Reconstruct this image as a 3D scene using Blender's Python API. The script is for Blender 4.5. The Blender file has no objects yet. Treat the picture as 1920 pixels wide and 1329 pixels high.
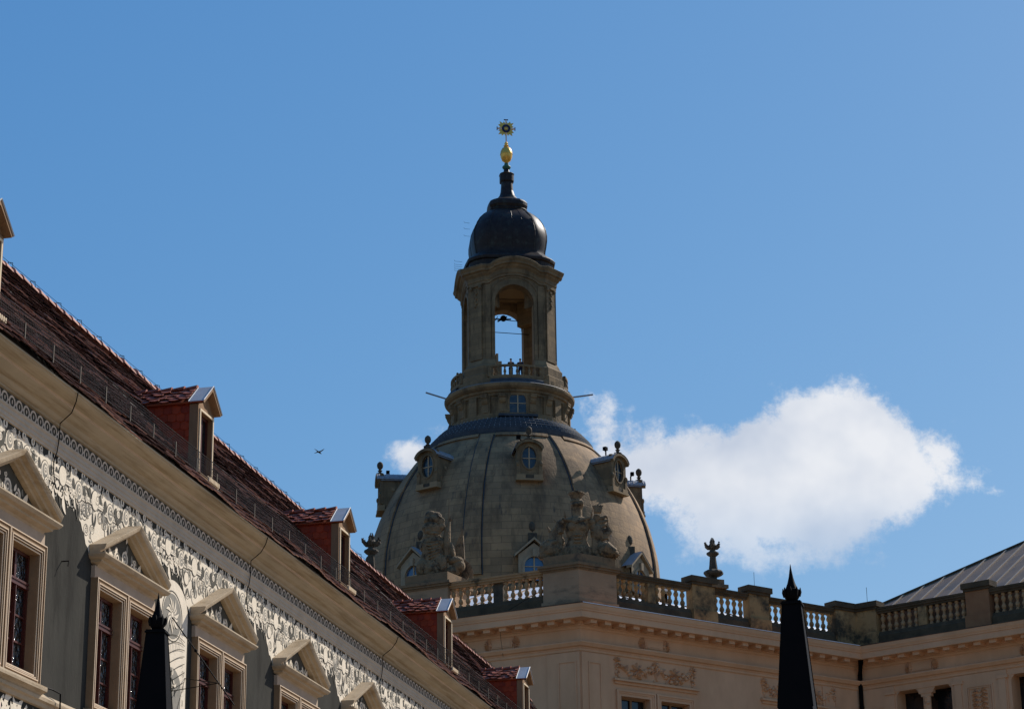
import bpy, bmesh, math, random
from math import sin, cos, tan, pi, radians, atan2, sqrt, hypot
from mathutils import Vector, Matrix
R_ = random.Random(7)
C = bpy.context.scene.collection
scene = bpy.context.scene

# ------------------------------------------------------------------ camera
PITCH, ROLL = radians(19.094), radians(.752)
cam_d = bpy.data.cameras.new('camera'); cam = bpy.data.objects.new('camera', cam_d); C.objects.link(cam)
cam_d.sensor_width = 36; cam_d.lens = 36*4428.7/1920; cam_d.clip_start = .1; cam_d.clip_end = 8000
F = Vector((0, cos(PITCH), sin(PITCH))); Rg = Vector((1, 0, 0)); U = Vector((0, -sin(PITCH), cos(PITCH)))
R2 = Rg*cos(ROLL) - U*sin(ROLL); U2 = U*cos(ROLL) + Rg*sin(ROLL)
m = Matrix((R2, U2, -F)).transposed().to_4x4(); m.translation = (0, 0, 1.6); cam.matrix_world = m
scene.camera = cam

# ------------------------------------------------------------------ light
SUN_AZ, SUN_EL = radians(48), radians(41)      # azimuth clockwise from +Y
S = Vector((sin(SUN_AZ)*cos(SUN_EL), cos(SUN_AZ)*cos(SUN_EL), sin(SUN_EL)))
sd = bpy.data.lights.new('sun', 'SUN'); sd.energy = 5.0; sd.angle = radians(.53); sd.color = (1, .94, .86)
so = bpy.data.objects.new('sun', sd); C.objects.link(so); so.rotation_euler = S.to_track_quat('Z', 'Y').to_euler()
so.location = (20, 20, 80)

world = bpy.data.worlds.new('World'); scene.world = world; world.use_nodes = True
nt = world.node_tree; N = nt.nodes; LK = nt.links
N.clear()
def wn(t, **k):
    n = N.new(t)
    for a, b in k.items(): setattr(n, a, b)
    return n
def mth(op, a, b=None, c=None, clamp=False):
    n = wn('ShaderNodeMath', operation=op, use_clamp=clamp)
    for i, v in enumerate((a, b, c)):
        if v is None: continue
        if isinstance(v, (int, float)): n.inputs[i].default_value = v
        else: LK.new(v, n.inputs[i])
    return n.outputs[0]
sky = wn('ShaderNodeTexSky', sky_type='NISHITA', sun_disc=False)
sky.sun_elevation = SUN_EL; sky.sun_rotation = SUN_AZ; sky.altitude = 100; sky.air_density = 1.0; sky.dust_density = .6; sky.ozone_density = 2.5
tc = wn('ShaderNodeTexCoord'); sx = wn('ShaderNodeSeparateXYZ'); LK.new(tc.outputs['Generated'], sx.inputs[0])
ysafe = mth('MAXIMUM', sx.outputs[1], .02)
cu = mth('DIVIDE', sx.outputs[0], ysafe); cv = mth('DIVIDE', sx.outputs[2], ysafe)
cmb = wn('ShaderNodeCombineXYZ'); LK.new(cu, cmb.inputs[0]); LK.new(cv, cmb.inputs[1])
# warp for billowed edges
def noise(scale, detail, rough, vec=None):
    n = wn('ShaderNodeTexNoise'); n.inputs['Scale'].default_value = scale; n.inputs['Detail'].default_value = detail
    n.inputs['Roughness'].default_value = rough; LK.new(vec or cmb.outputs[0], n.inputs['Vector']); return n
nz1 = noise(55, 12, .70); nz2 = noise(14, 5, .55); nz3 = noise(110, 4, .6)
# (azimuth tangent, elevation tangent, half width, half height, weight)
CLOUD = [ (0.1490,0.3196,0.0123,0.0115,1.30), (0.1263,0.3155,0.0109,0.0115,1.45), (0.1635,0.3063,0.0113,0.0111,1.00), (0.1067,0.3029,0.0113,0.0099,1.20), (0.1406,0.2980,0.0306,0.0173,1.40), (0.1707,0.2890,0.0164,0.0135,1.10), (0.1905,0.2968,0.0071,0.0074,0.90), (0.0909,0.2913,0.0176,0.0110,1.10), (0.1210,0.2812,0.0328,0.0171,1.40), (0.1584,0.2807,0.0211,0.0134,1.20), (0.1984,0.2838,0.0105,0.0068,0.80), (0.2110,0.2795,0.0065,0.0024,0.45), (0.0768,0.2891,0.0106,0.0098,0.80), (0.0948,0.2718,0.0187,0.0109,0.90), (0.1246,0.2618,0.0256,0.0120,0.85), (0.1481,0.2651,0.0186,0.0096,0.80), (0.1170,0.2488,0.0208,0.0072,0.60), (0.0848,0.2552,0.0139,0.0096,0.60), (0.1519,0.2507,0.0139,0.0060,0.45), (0.0834,0.3081,0.0085,0.0089,0.62), (0.0677,0.2990,0.0155,0.0118,0.72), (0.0410,0.3142,0.0137,0.0114,0.62), (0.0394,0.2969,0.0155,0.0135,0.80), (0.0635,0.2795,0.0154,0.0151,0.80), (0.0377,0.3237,0.0142,0.0055,0.55), (0.0520,0.2858,0.0141,0.0142,0.80), (0.1884,0.2585,0.0056,0.0168,0.50), (0.0757,0.2601,0.0116,0.0084,0.40), (-0.0465,0.3018,0.0080,0.0059,0.90), (-0.0406,0.2968,0.0085,0.0069,0.95), (-0.0312,0.2979,0.0141,0.0148,0.60)]
field = None
for (a, b, w, h, k) in CLOUD:
    dx = mth('DIVIDE', mth('SUBTRACT', cu, a), w*1.38); dy = mth('DIVIDE', mth('SUBTRACT', cv, b), h*1.38)
    d2 = mth('ADD', mth('MULTIPLY', dx, dx), mth('MULTIPLY', dy, dy))
    g = mth('MULTIPLY', mth('EXPONENT', mth('MULTIPLY', d2, -1.6)), k)
    field = g if field is None else mth('ADD', field, g)
field = mth('MINIMUM', field, 2.3)
nsum = mth('ADD', mth('MULTIPLY', mth('SUBTRACT', nz1.outputs[0], .5), 3.2), mth('MULTIPLY', mth('SUBTRACT', nz2.outputs[0], .5), 1.3))
dens = mth('ADD', field, nsum)
mr = wn('ShaderNodeMapRange', interpolation_type='SMOOTHSTEP'); mr.inputs[1].default_value = .42; mr.inputs[2].default_value = 1.45
LK.new(dens, mr.inputs[0])
gate = mth('MULTIPLY', mth('SUBTRACT', field, .04), 3.5, clamp=True)
fade = wn('ShaderNodeMapRange', interpolation_type='SMOOTHSTEP'); fade.inputs[1].default_value = .238; fade.inputs[2].default_value = .290; fade.inputs[3].default_value = .50; LK.new(cv, fade.inputs[0])
alpha = mth('MULTIPLY', mth('MULTIPLY', mth('MULTIPLY', mr.outputs[0], gate), .93), fade.outputs[0])
shade = wn('ShaderNodeMapRange'); shade.inputs[1].default_value = .30; shade.inputs[2].default_value = .62
nz4 = noise(16, 4, .5); LK.new(nz4.outputs[0], shade.inputs[0])
ccol = wn('ShaderNodeMix', data_type='RGBA'); ccol.inputs[6].default_value = (5.0, 5.7, 7.0, 1); ccol.inputs[7].default_value = (8.7, 8.8, 9.1, 1)
LK.new(shade.outputs[0], ccol.inputs[0])
tint = wn('ShaderNodeMix', data_type='RGBA', blend_type='MULTIPLY'); tint.inputs[0].default_value = 1; tint.inputs[7].default_value = (1, 1, 1, 1)
ssp = wn('ShaderNodeSeparateColor'); LK.new(sky.outputs[0], ssp.inputs[0]); scb = wn('ShaderNodeCombineColor')
for i_, (p_, k_) in enumerate(((1.27, .516), (.81, 1.22), (.5, 2.66))): LK.new(mth('MULTIPLY', mth('POWER', ssp.outputs[i_], p_), k_), scb.inputs[i_])
LK.new(scb.outputs[0], tint.inputs[6])
mixc = wn('ShaderNodeMix', data_type='RGBA'); LK.new(alpha, mixc.inputs[0]); LK.new(tint.outputs[2], mixc.inputs[6]); LK.new(ccol.outputs[2], mixc.inputs[7])
bg = wn('ShaderNodeBackground'); bg.inputs[1].default_value = .10; LK.new(mixc.outputs[2], bg.inputs[0])
wo = wn('ShaderNodeOutputWorld'); LK.new(bg.outputs[0], wo.inputs[0])
SKY_TINT = tint; SKY_BG = bg
scene.view_settings.view_transform = 'Standard'; scene.view_settings.look = 'None'; scene.view_settings.gamma = 1; scene.view_settings.exposure = 0.0

# ------------------------------------------------------------------ materials
COOL = ('glass', 'navy', 'zinc', 'slate', 'patina', 'sheet_roof', 'flashing', 'iron', 'copper', 'jacket', 'denim', 'room', 'gold')
def mat(name, c1, c2=None, scale=3, rough=.85, bump=.0, bscale=30, metal=0, stretch=(1, 1, 1), spec=.3, dark=None, dscale=.6, dlo=.52, dhi=.68, isl=None, bdist=.02, streak=None, brick=None, drip=False):
    wm = (lambda c: c) if (isl or any(k in name for k in COOL)) else (lambda c: (min(.9, c[0]*1.20), c[1], c[2]*.80))
    c1 = wm(c1); c2 = wm(c2) if c2 else None; dark = wm(dark) if dark else None
    mt = bpy.data.materials.new(name); mt.use_nodes = True; t = mt.node_tree; n = t.nodes; L = t.links
    b = n['Principled BSDF']; b.inputs['Roughness'].default_value = rough; b.inputs['Metallic'].default_value = metal
    b.inputs['Specular IOR Level'].default_value = spec
    tcn = n.new('ShaderNodeTexCoord'); mp = n.new('ShaderNodeMapping'); mp.inputs['Scale'].default_value = stretch
    L.new(tcn.outputs['Object'], mp.inputs[0])
    nz = n.new('ShaderNodeTexNoise'); nz.inputs['Scale'].default_value = scale; nz.inputs['Detail'].default_value = 8; nz.inputs['Roughness'].default_value = .62
    L.new(mp.outputs[0], nz.inputs['Vector'])
    rp = n.new('ShaderNodeMapRange'); rp.inputs[1].default_value = .3; rp.inputs[2].default_value = .7; L.new(nz.outputs[0], rp.inputs[0])
    mx = n.new('ShaderNodeMix'); mx.data_type = 'RGBA'; mx.inputs[6].default_value = (*c1, 1); mx.inputs[7].default_value = (*(c2 or c1), 1); L.new(rp.outputs[0], mx.inputs[0])
    col = mx.outputs[2]; hsrc = []
    def mixin(fac, c, kind='MIX'):
        nonlocal col
        q = n.new('ShaderNodeMix'); q.data_type = 'RGBA'; q.blend_type = kind
        L.new(fac, q.inputs[0]); L.new(col, q.inputs[6])
        if isinstance(c, tuple): q.inputs[7].default_value = (*c, 1)
        else: L.new(c, q.inputs[7])
        col = q.outputs[2]
    if isl:
        g = n.new('ShaderNodeNewGeometry'); cr = n.new('ShaderNodeValToRGB'); L.new(g.outputs['Random Per Island'], cr.inputs[0])
        cr.color_ramp.elements[0].color = (*isl[0], 1); cr.color_ramp.elements[1].color = (*isl[-1], 1)
        for i, c in enumerate(isl[1:-1]):
            e = cr.color_ramp.elements.new((i+1)/(len(isl)-1)); e.color = (*c, 1)
        q = n.new('ShaderNodeMix'); q.data_type = 'RGBA'; q.blend_type = 'MULTIPLY'; q.inputs[0].default_value = 1
        L.new(cr.outputs[0], q.inputs[6]); L.new(col, q.inputs[7]); col = q.outputs[2]
    if brick:   # (mode, width, height, mortar colour)
        sp = n.new('ShaderNodeSeparateXYZ'); L.new(tcn.outputs['Object'], sp.inputs[0])
        cb = n.new('ShaderNodeCombineXYZ')
        if brick[0] == 'cyl':
            at = n.new('ShaderNodeMath'); at.operation = 'ARCTAN2'; L.new(sp.outputs[1], at.inputs[0]); L.new(sp.outputs[0], at.inputs[1])
            ml = n.new('ShaderNodeMath'); ml.operation = 'MULTIPLY'; ml.inputs[1].default_value = brick[4]; L.new(at.outputs[0], ml.inputs[0]); L.new(ml.outputs[0], cb.inputs[0])
        else: 
            ad = n.new('ShaderNodeMath'); ad.operation = 'ADD'; L.new(sp.outputs[0], ad.inputs[0]); L.new(sp.outputs[1], ad.inputs[1]); L.new(ad.outputs[0], cb.inputs[0])
        L.new(sp.outputs[2], cb.inputs[1])
        br = n.new('ShaderNodeTexBrick'); br.inputs['Scale'].default_value = 1; br.inputs['Brick Width'].default_value = brick[1]; br.inputs['Row Height'].default_value = brick[2]
        br.inputs['Mortar Size'].default_value = .028; br.inputs['Mortar Smooth'].default_value = .3; br.inputs['Bias'].default_value = 0
        br.inputs['Color1'].default_value = (.70, .69, .67, 1); br.inputs['Color2'].default_value = (1.22, 1.15, 1.02, 1); br.inputs['Mortar'].default_value = (*brick[3], 1)
        L.new(cb.outputs[0], br.inputs['Vector'])
        one = n.new('ShaderNodeValue'); one.outputs[0].default_value = .62
        mixin(one.outputs[0], br.outputs['Color'], 'MULTIPLY')
    if dark:
        dn = n.new('ShaderNodeTexNoise'); dn.inputs['Scale'].default_value = dscale; dn.inputs['Detail'].default_value = 7; dn.inputs['Roughness'].default_value = .7
        mp2 = n.new('ShaderNodeMapping'); mp2.inputs['Scale'].default_value = streak or (1, 1, 1); L.new(tcn.outputs['Object'], mp2.inputs[0]); L.new(mp2.outputs[0], dn.inputs['Vector'])
        dr = n.new('ShaderNodeMapRange'); dr.inputs[1].default_value = dlo; dr.inputs[2].default_value = dhi; L.new(dn.outputs[0], dr.inputs[0])
        mixin(dr.outputs[0], dark)
    if drip:
        sp = n.new('ShaderNodeSeparateXYZ'); L.new(tcn.outputs['Object'], sp.inputs[0]); at = n.new('ShaderNodeMath'); at.operation = 'ARCTAN2'; L.new(sp.outputs[1], at.inputs[0]); L.new(sp.outputs[0], at.inputs[1])
        m1 = n.new('ShaderNodeMath'); m1.operation = 'MULTIPLY'; m1.inputs[1].default_value = 16; L.new(at.outputs[0], m1.inputs[0])
        m2 = n.new('ShaderNodeMath'); m2.operation = 'MULTIPLY'; m2.inputs[1].default_value = .42; L.new(sp.outputs[2], m2.inputs[0])
        cb = n.new('ShaderNodeCombineXYZ'); L.new(m1.outputs[0], cb.inputs[0]); L.new(m2.outputs[0], cb.inputs[1])
        dn = n.new('ShaderNodeTexNoise'); dn.inputs['Scale'].default_value = 1.1; dn.inputs['Detail'].default_value = 5; dn.inputs['Roughness'].default_value = .65; L.new(cb.outputs[0], dn.inputs['Vector'])
        dr = n.new('ShaderNodeMapRange'); dr.inputs[1].default_value = .595; dr.inputs[2].default_value = .69; dr.inputs[4].default_value = .8; L.new(dn.outputs[0], dr.inputs[0])
        mixin(dr.outputs[0], (.045, .040, .036))
    L.new(col, b.inputs['Base Color'])
    if bump:
        bn = n.new('ShaderNodeTexNoise'); bn.inputs['Scale'].default_value = bscale; bn.inputs['Detail'].default_value = 6; L.new(mp.outputs[0], bn.inputs['Vector'])
        bp = n.new('ShaderNodeBump'); bp.inputs['Strength'].default_value = bump; bp.inputs['Distance'].default_value = bdist
        L.new(bn.outputs[0], bp.inputs['Height']); L.new(bp.outputs[0], b.inputs['Normal'])
    return mt
M = {}
M['dome'] = mat('dome_sandstone', (0.199, 0.153, 0.099), (0.298, 0.227, 0.148), scale=.5, bump=.5, bscale=6, bdist=.06, dark=(0.080, 0.059, 0.038), dscale=.7, streak=(1, 1, .28), dlo=.49, dhi=.74, brick=('cyl', 1.5, .62, (.38, .37, .35), 11), drip=True)
M['sand'] = mat('sandstone', (0.136, 0.112, 0.074), (0.218, 0.179, 0.117), scale=.9, bump=.5, bscale=8, bdist=.05, dark=(0.071, 0.058, 0.037), dscale=.9, streak=(1, 1, .3), dlo=.50, dhi=.68, brick=('flat', 1.3, .5, (.7, .68, .64)))
M['sandlight'] = mat('fresh_sandstone', (0.235, 0.189, 0.117), (0.265, 0.214, 0.145), scale=1.4, bump=.3, bscale=9)
M['sanddark'] = mat('blackened_sandstone', (.035, .032, .027), (.085, .078, .062), scale=3, bump=.5, bscale=14)
M['sculpt'] = mat('carved_sandstone', (0.129, 0.101, 0.063), (0.218, 0.172, 0.111), scale=3, bump=.7, bscale=18, bdist=.03, dark=(0.045, 0.036, 0.025), dscale=2.5, dlo=.5, dhi=.62)
M['slate'] = mat('slate_blue_metal', (.035, .042, .050), (.065, .073, .082), scale=2, rough=.75, spec=.2, bump=.2)
M['zinc'] = mat('zinc_sheet', (.24, .24, .24), (.34, .34, .34), scale=3, rough=.5, spec=.4)
M['copper'] = mat('dark_copper', (0.015, 0.009, 0.007), (0.033, 0.021, 0.016), scale=2.5, rough=.48, spec=.22, bump=.25, bscale=5, dark=(0.044, 0.045, 0.034), dscale=1.5)
M['patina'] = mat('green_patina', (.03, .12, .08), (.05, .16, .11), scale=5, rough=.6)
M['gold'] = mat('gold_leaf', (.86, .46, .08), (.92, .54, .12), scale=5, rough=.35, metal=.55)
M['navy'] = mat('navy_enamel', (.008, .012, .05), (.012, .02, .07), rough=.4)
M['whitebar'] = mat('pale_cross_bar', (.62, .50, .45), (.7, .6, .55), rough=.5)
M['glass_up'] = mat('dim_window_glass', (.015, .024, .032), (.03, .045, .06), scale=1.2, rough=.12, spec=.5, bump=.6, bscale=2.5, bdist=.1)
M['glass_blue'] = mat('sky_blue_window_glass', (.025, .075, .16), (.04, .10, .20), scale=1.2, rough=.08, spec=.8)
M['glass_dark'] = mat('dark_window_glass', (.008, .009, .010), (.015, .016, .017), rough=.1, spec=.6)
M['winbar'] = mat('beige_window_bar', (0.294, 0.252, 0.175), (0.350, 0.308, 0.224), rough=.6)
M['wallgrey'] = mat('sgraffito_dark_plaster', (0.031, 0.036, 0.039), (0.052, 0.059, 0.062), scale=1.6, stretch=(1, 1, .35), bump=.35, bscale=25, dark=(0.025, 0.028, 0.030), dscale=1.1, streak=(1.5, 1, .3), rough=1, spec=.05)
M['cream'] = mat('sgraffito_cream_plaster', (0.575, 0.603, 0.578), (0.692, 0.714, 0.693), scale=4, bump=.25, bscale=30)
M['mid'] = mat('sgraffito_grey_hatching', (.17, .19, .195), (.23, .25, .255), scale=9)
M['ink'] = mat('sgraffito_dark_line', (0.041, 0.045, 0.042), (0.061, 0.066, 0.061), scale=9)
M['stonec'] = mat('cream_sandstone_trim', (0.318, 0.297, 0.244), (0.406, 0.384, 0.323), scale=2.2, bump=.3, bscale=26, dark=(0.238, 0.205, 0.147), dscale=2.0, streak=(.4, 1, 2))
M['greyband'] = mat('grey_painted_moulding', (0.341, 0.352, 0.347), (0.429, 0.440, 0.430), scale=3, bump=.2)
M['ringc'] = mat('light_grey_ring_paint', (0.448, 0.459, 0.470), (0.538, 0.549, 0.560), scale=4)
M['cove'] = mat('ochre_painted_cove', (0.295, 0.290, 0.244), (0.380, 0.372, 0.319), scale=1.0, bump=.2, dark=(0.238, 0.216, 0.160), dscale=1.2, streak=(.3, 6, 6), dlo=.5, dhi=.62)
M['covegrey'] = mat('grey_painted_fillet', (.38, .36, .33), (.46, .43, .38), scale=2)
M['tile'] = mat('dark_red_roof_tile', (.8, .8, .8), (1.3, 1.25, 1.25), scale=6, rough=.8, spec=.1, isl=[(.026, .006, .004), (.040, .009, .006), (.060, .010, .007), (.030, .010, .008), (.075, .022, .015)])
M['tiledull'] = mat('dull_tile_lip', (.03, .014, .012), (.06, .028, .022), scale=6)
M['tilelip'] = mat('tile_lip_highlight', (.8, .8, .8), (1.2, 1.15, 1.1), scale=6, rough=.6, isl=[(.30, .15, .11), (.42, .23, .18), (.55, .34, .27)])  # sun highlight on the tile edges, painted in as a bright lip colour
M['ridge'] = mat('salmon_ridge_tile', (.8, .8, .8), (1.15, 1.1, 1.1), scale=7, rough=.7, isl=[(.36, .16, .11), (.50, .26, .19), (.30, .13, .09)])
M['tiled'] = mat('orange_red_dormer_tile', (.8, .8, .8), (1.2, 1.1, 1.1), scale=6, rough=.6, isl=[(.30, .034, .004), (.37, .048, .006), (.24, .026, .004)])
M['tiler'] = mat('red_dormer_roof_tile', (.8, .8, .8), (1.2, 1.1, 1.1), scale=6, rough=.6, isl=[(.17, .034, .014), (.34, .10, .05), (.22, .05, .022)])
M['wood'] = mat('brown_painted_board', (.17, .115, .068), (.25, .175, .11), scale=5, stretch=(1, 1, .3), bump=.2)
M['pale'] = mat('pale_painted_frame', (.55, .52, .42), (.62, .59, .5), scale=4)
M['flash'] = mat('light_metal_flashing', (.44, .44, .43), (.54, .54, .53), scale=4, rough=.55)
M['iron'] = mat('black_iron', (0.003, 0.003, 0.003), (0.005, 0.004, 0.004), scale=6, rough=.6, spec=.05, bump=.1)
M['brk'] = mat('galvanised_bracket', (.10, .10, .095), (.15, .15, .14), scale=5)
M['framelit'] = mat('lit_frame_tone', (.46, .42, .36), (.54, .50, .44), scale=4)  # light tone painted in for the sunlit fillets of the window frames
M['rust'] = mat('dark_steel_mesh', (0.011, 0.006, 0.005), (0.018, 0.011, 0.010), scale=6, rough=.5)
M['sash'] = mat('oxblood_painted_wood', (0.046, 0.010, 0.007), (0.068, 0.016, 0.011), scale=4, rough=.45, spec=.4)
M['palace'] = mat('pink_beige_render', (0.510, 0.350, 0.229), (0.585, 0.406, 0.271), scale=.7, bump=.25, bscale=22, bdist=.01, dark=(0.455, 0.303, 0.191), dscale=.5, streak=(1, 1, .4), dlo=.45, dhi=.7)
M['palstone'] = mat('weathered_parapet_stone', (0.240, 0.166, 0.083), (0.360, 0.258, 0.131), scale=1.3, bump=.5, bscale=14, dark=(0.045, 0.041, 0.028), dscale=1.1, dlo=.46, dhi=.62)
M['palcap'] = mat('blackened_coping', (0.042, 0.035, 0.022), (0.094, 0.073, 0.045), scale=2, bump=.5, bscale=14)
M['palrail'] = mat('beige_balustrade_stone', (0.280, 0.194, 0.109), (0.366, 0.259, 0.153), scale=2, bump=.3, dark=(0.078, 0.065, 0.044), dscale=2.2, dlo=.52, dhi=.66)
M['brownst'] = mat('orange_brown_stone', (.20, .105, .055), (.26, .15, .08), scale=2, bump=.3)
M['whiteroof'] = mat('pale_sheet_roof', (.62, .63, .64), (.74, .75, .75), scale=1, rough=.5)
M['metroof'] = mat('grey_seamed_metal', (0.137, 0.097, 0.063), (0.210, 0.150, 0.096), scale=.8, rough=.5, spec=.5, metal=.2, dark=(0.095, 0.079, 0.063), dscale=.7)
M['metseam'] = mat('pale_seam', (.33, .31, .28), (.42, .39, .35), rough=.45)
M['paving'] = mat('courtyard_paving', (.22, .21, .195), (.29, .275, .26), scale=2, bump=.6, bscale=5)
M['ground'] = mat('town_ground', (.05, .05, .045), (.09, .09, .08), scale=2, bump=.6, bscale=5)
M['void'] = mat('dark_attic_room_board', (.05, .045, .04), (.07, .06, .05))  # even dark colour of the boards under the roof tiles
M['frameshade'] = mat('shaded_frame_tone', (.20, .15, .095), (.27, .205, .135), scale=3, bump=.2)  # darker tone of the same frames, shade of the recessed steps put into colour
M['sandgrey'] = mat('grey_beige_sandstone', (0.220, 0.200, 0.155), (0.310, 0.285, 0.225), scale=1.5, bump=.3)
M['skin'] = mat('skin', (.45, .27, .2)); M['hair'] = mat('brown_hair', (.04, .025, .015))
M['cloth1'] = mat('navy_jacket', (.012, .014, .03)); M['cloth2'] = mat('black_coat', (.01, .01, .012)); M['cloth3'] = mat('light_shirt', (.3, .3, .32)); M['denim'] = mat('denim', (.03, .045, .09))
M['feather'] = mat('dark_feathers', (.03, .028, .03), (.05, .047, .05))
# bullseye glass with rippled panes
g = bpy.data.materials.new('rippled_leaded_glass'); g.use_nodes = True; t = g.node_tree; b = t.nodes['Principled BSDF']
b.inputs['Base Color'].default_value = (.012, .014, .013, 1); b.inputs['Roughness'].default_value = .09; b.inputs['Specular IOR Level'].default_value = .9
tcn = t.nodes.new('ShaderNodeTexCoord'); vo = t.nodes.new('ShaderNodeTexVoronoi'); vo.inputs['Scale'].default_value = 9; t.links.new(tcn.outputs['Object'], vo.inputs['Vector'])
nn = t.nodes.new('ShaderNodeTexNoise'); nn.inputs['Scale'].default_value = 16; nn.inputs['Detail'].default_value = 3; t.links.new(tcn.outputs['Object'], nn.inputs['Vector'])
ad = t.nodes.new('ShaderNodeMath'); t.links.new(vo.outputs['Distance'], ad.inputs[0]); t.links.new(nn.outputs[0], ad.inputs[1])
bp = t.nodes.new('ShaderNodeBump'); bp.inputs['Strength'].default_value = .9; bp.inputs['Distance'].default_value = .045
t.links.new(ad.outputs[0], bp.inputs['Height']); t.links.new(bp.outputs[0], b.inputs['Normal'])
M['leaded'] = g

# ------------------------------------------------------------------ mesh helpers
class MB:
    def __init__(s, tf=None): s.V = []; s.F = []; s.I = []; s.tf = tf; s.mi = 0
    def v(s, *p):
        if s.tf: p = s.tf(*p)
        s.V.append(tuple(p)); return len(s.V)-1
    def f(s, *ids): s.F.append(ids); s.I.append(s.mi)
    def quad(s, a, b, c, d): s.f(s.v(*a), s.v(*b), s.v(*c), s.v(*d))
    def poly(s, pts): s.f(*[s.v(*p) for p in pts])
    def box(s, a, b):
        x0, y0, z0 = a; x1, y1, z1 = b
        q = [s.v(*p) for p in ((x0,y0,z0),(x1,y0,z0),(x1,y1,z0),(x0,y1,z0),(x0,y0,z1),(x1,y0,z1),(x1,y1,z1),(x0,y1,z1))]
        for i in ((0,3,2,1),(4,5,6,7),(0,1,5,4),(1,2,6,5),(2,3,7,6),(3,0,4,7)): s.f(*[q[k] for k in i])
    def prism(s, pts, z0, z1):      # pts in first two coordinates
        n = len(pts); a = [s.v(x, y, z0) for x, y in pts]; b = [s.v(x, y, z1) for x, y in pts]
        s.f(*a[::-1]); s.f(*b)
        for i in range(n): j = (i+1) % n; s.f(a[i], a[j], b[j], b[i])
    def loft(s, rings, close=True, caps=True):
        rows = [[s.v(*p) for p in r] for r in rings]; n = len(rows[0])
        for a, b in zip(rows, rows[1:]):
            for i in range(n if close else n-1):
                j = (i+1) % n; s.f(a[i], a[j], b[j], b[i])
        if caps: s.f(*rows[0][::-1]); s.f(*rows[-1])
    def lathe(s, c, prof, seg=24, caps=True):
        s.loft([[(c[0]+r*cos(2*pi*i/seg), c[1]+r*sin(2*pi*i/seg), z) for i in range(seg)] for r, z in prof], True, caps)
    def tube(s, pts, r, seg=6):
        pts = [Vector(p) for p in pts]; rings = []
        for i, p in enumerate(pts):
            d = (pts[min(i+1, len(pts)-1)]-pts[max(i-1, 0)]).normalized()
            a = d.cross(Vector((0, 0, 1)) if abs(d.z) < .9 else Vector((1, 0, 0))).normalized(); b_ = d.cross(a)
            rr = r[i] if isinstance(r, (list, tuple)) else r
            rings.append([tuple(p+(a*cos(2*pi*k/seg)+b_*sin(2*pi*k/seg))*rr) for k in range(seg)])
        s.loft(rings)
    def ell(s, c, r, mtx=None, nu=12, nv=8):
        rings = []
        for j in range(nv+1):
            th = pi*(j+.02)/(nv+.04); ring = []
            for i in range(nu):
                p = Vector((r[0]*sin(th)*cos(2*pi*i/nu), r[1]*sin(th)*sin(2*pi*i/nu), r[2]*cos(th)))
                if mtx: p = mtx @ p
                ring.append((c[0]+p.x, c[1]+p.y, c[2]+p.z))
            rings.append(ring)
        s.loft(rings)
    def build(s, name, m_, parent=None, smooth=False, loc=None):
        me = bpy.data.meshes.new(name); me.from_pydata(s.V, [], s.F)
        for mm in (m_ if isinstance(m_, (list, tuple)) else [m_]): me.materials.append(mm)
        me.polygons.foreach_set('material_index', s.I)
        bm_ = bmesh.new(); bm_.from_mesh(me); bmesh.ops.recalc_face_normals(bm_, faces=bm_.faces); bm_.to_mesh(me); bm_.free()
        if smooth:
            me.polygons.foreach_set('use_smooth', [True]*len(me.polygons))
            me.set_sharp_from_angle(angle=radians(38))
        me.update(); o = bpy.data.objects.new(name, me); C.objects.link(o)
        if parent: o.parent = parent
        if loc is not None: o.location = loc
        return o
def dupe(o, parent=None, loc=None, rot=None):
    c = o.copy(); C.objects.link(c); c.parent = parent
    if loc is not None: c.location = loc
    if rot is not None: c.rotation_euler = rot
    for ch in list(o.children): dupe(ch, c)
    return c
def thing(name, label, cat, loc=(0, 0, 0), rz=0, group=None):
    o = bpy.data.objects.new(name, None); C.objects.link(o); o.location = loc; o.rotation_euler = (0, 0, rz); tag(o, label, cat, group); return o
def tag(o, label, cat, group=None):
    o['label'] = label; o['category'] = cat
    if group: o['group'] = group
def struct(o): o['kind'] = 'structure'; return o
def holes_wall(mb, u0, u1, z0, z1, holes, plane, depth):
    """vertical wall sheet at coordinate `plane` in (u, plane, z) with rectangular holes and reveals back to plane+depth"""
    us = sorted({u0, u1, *[h[0] for h in holes], *[h[1] for h in holes]}); zs = sorted({z0, z1, *[h[2] for h in holes], *[h[3] for h in holes]})
    us = [u for u in us if u0 <= u <= u1]; zs = [z for z in zs if z0 <= z <= z1]
    for a, b_ in zip(us, us[1:]):
        for c, d in zip(zs, zs[1:]):
            mu, mz = (a+b_)/2, (c+d)/2
            if any(h[0] < mu < h[1] and h[2] < mz < h[3] for h in holes): continue
            mb.quad((a, plane, c), (b_, plane, c), (b_, plane, d), (a, plane, d))
    for h in holes:
        a, b_, c, d = h; q = plane+depth
        mb.quad((a, plane, c), (a, q, c), (a, q, d), (a, plane, d)); mb.quad((b_, plane, c), (b_, q, c), (b_, q, d), (b_, plane, d))
        mb.quad((a, plane, d), (b_, plane, d), (b_, q, d), (a, q, d)); mb.quad((a, plane, c), (b_, plane, c), (b_, q, c), (a, q, c))
def rect_rings(mb, r, levels):
    a, b_, c, d = r; prev = None
    for lv in levels:
        ins, pl = lv[0], lv[1]; mb.mi = lv[2] if len(lv) > 2 else 0
        cur = [(a+ins, pl, c+ins), (b_-ins, pl, c+ins), (b_-ins, pl, d-ins), (a+ins, pl, d-ins)]
        if prev:
            for i in range(4): j = (i+1) % 4; mb.quad(prev[i], prev[j], cur[j], cur[i])
        prev = cur
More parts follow.
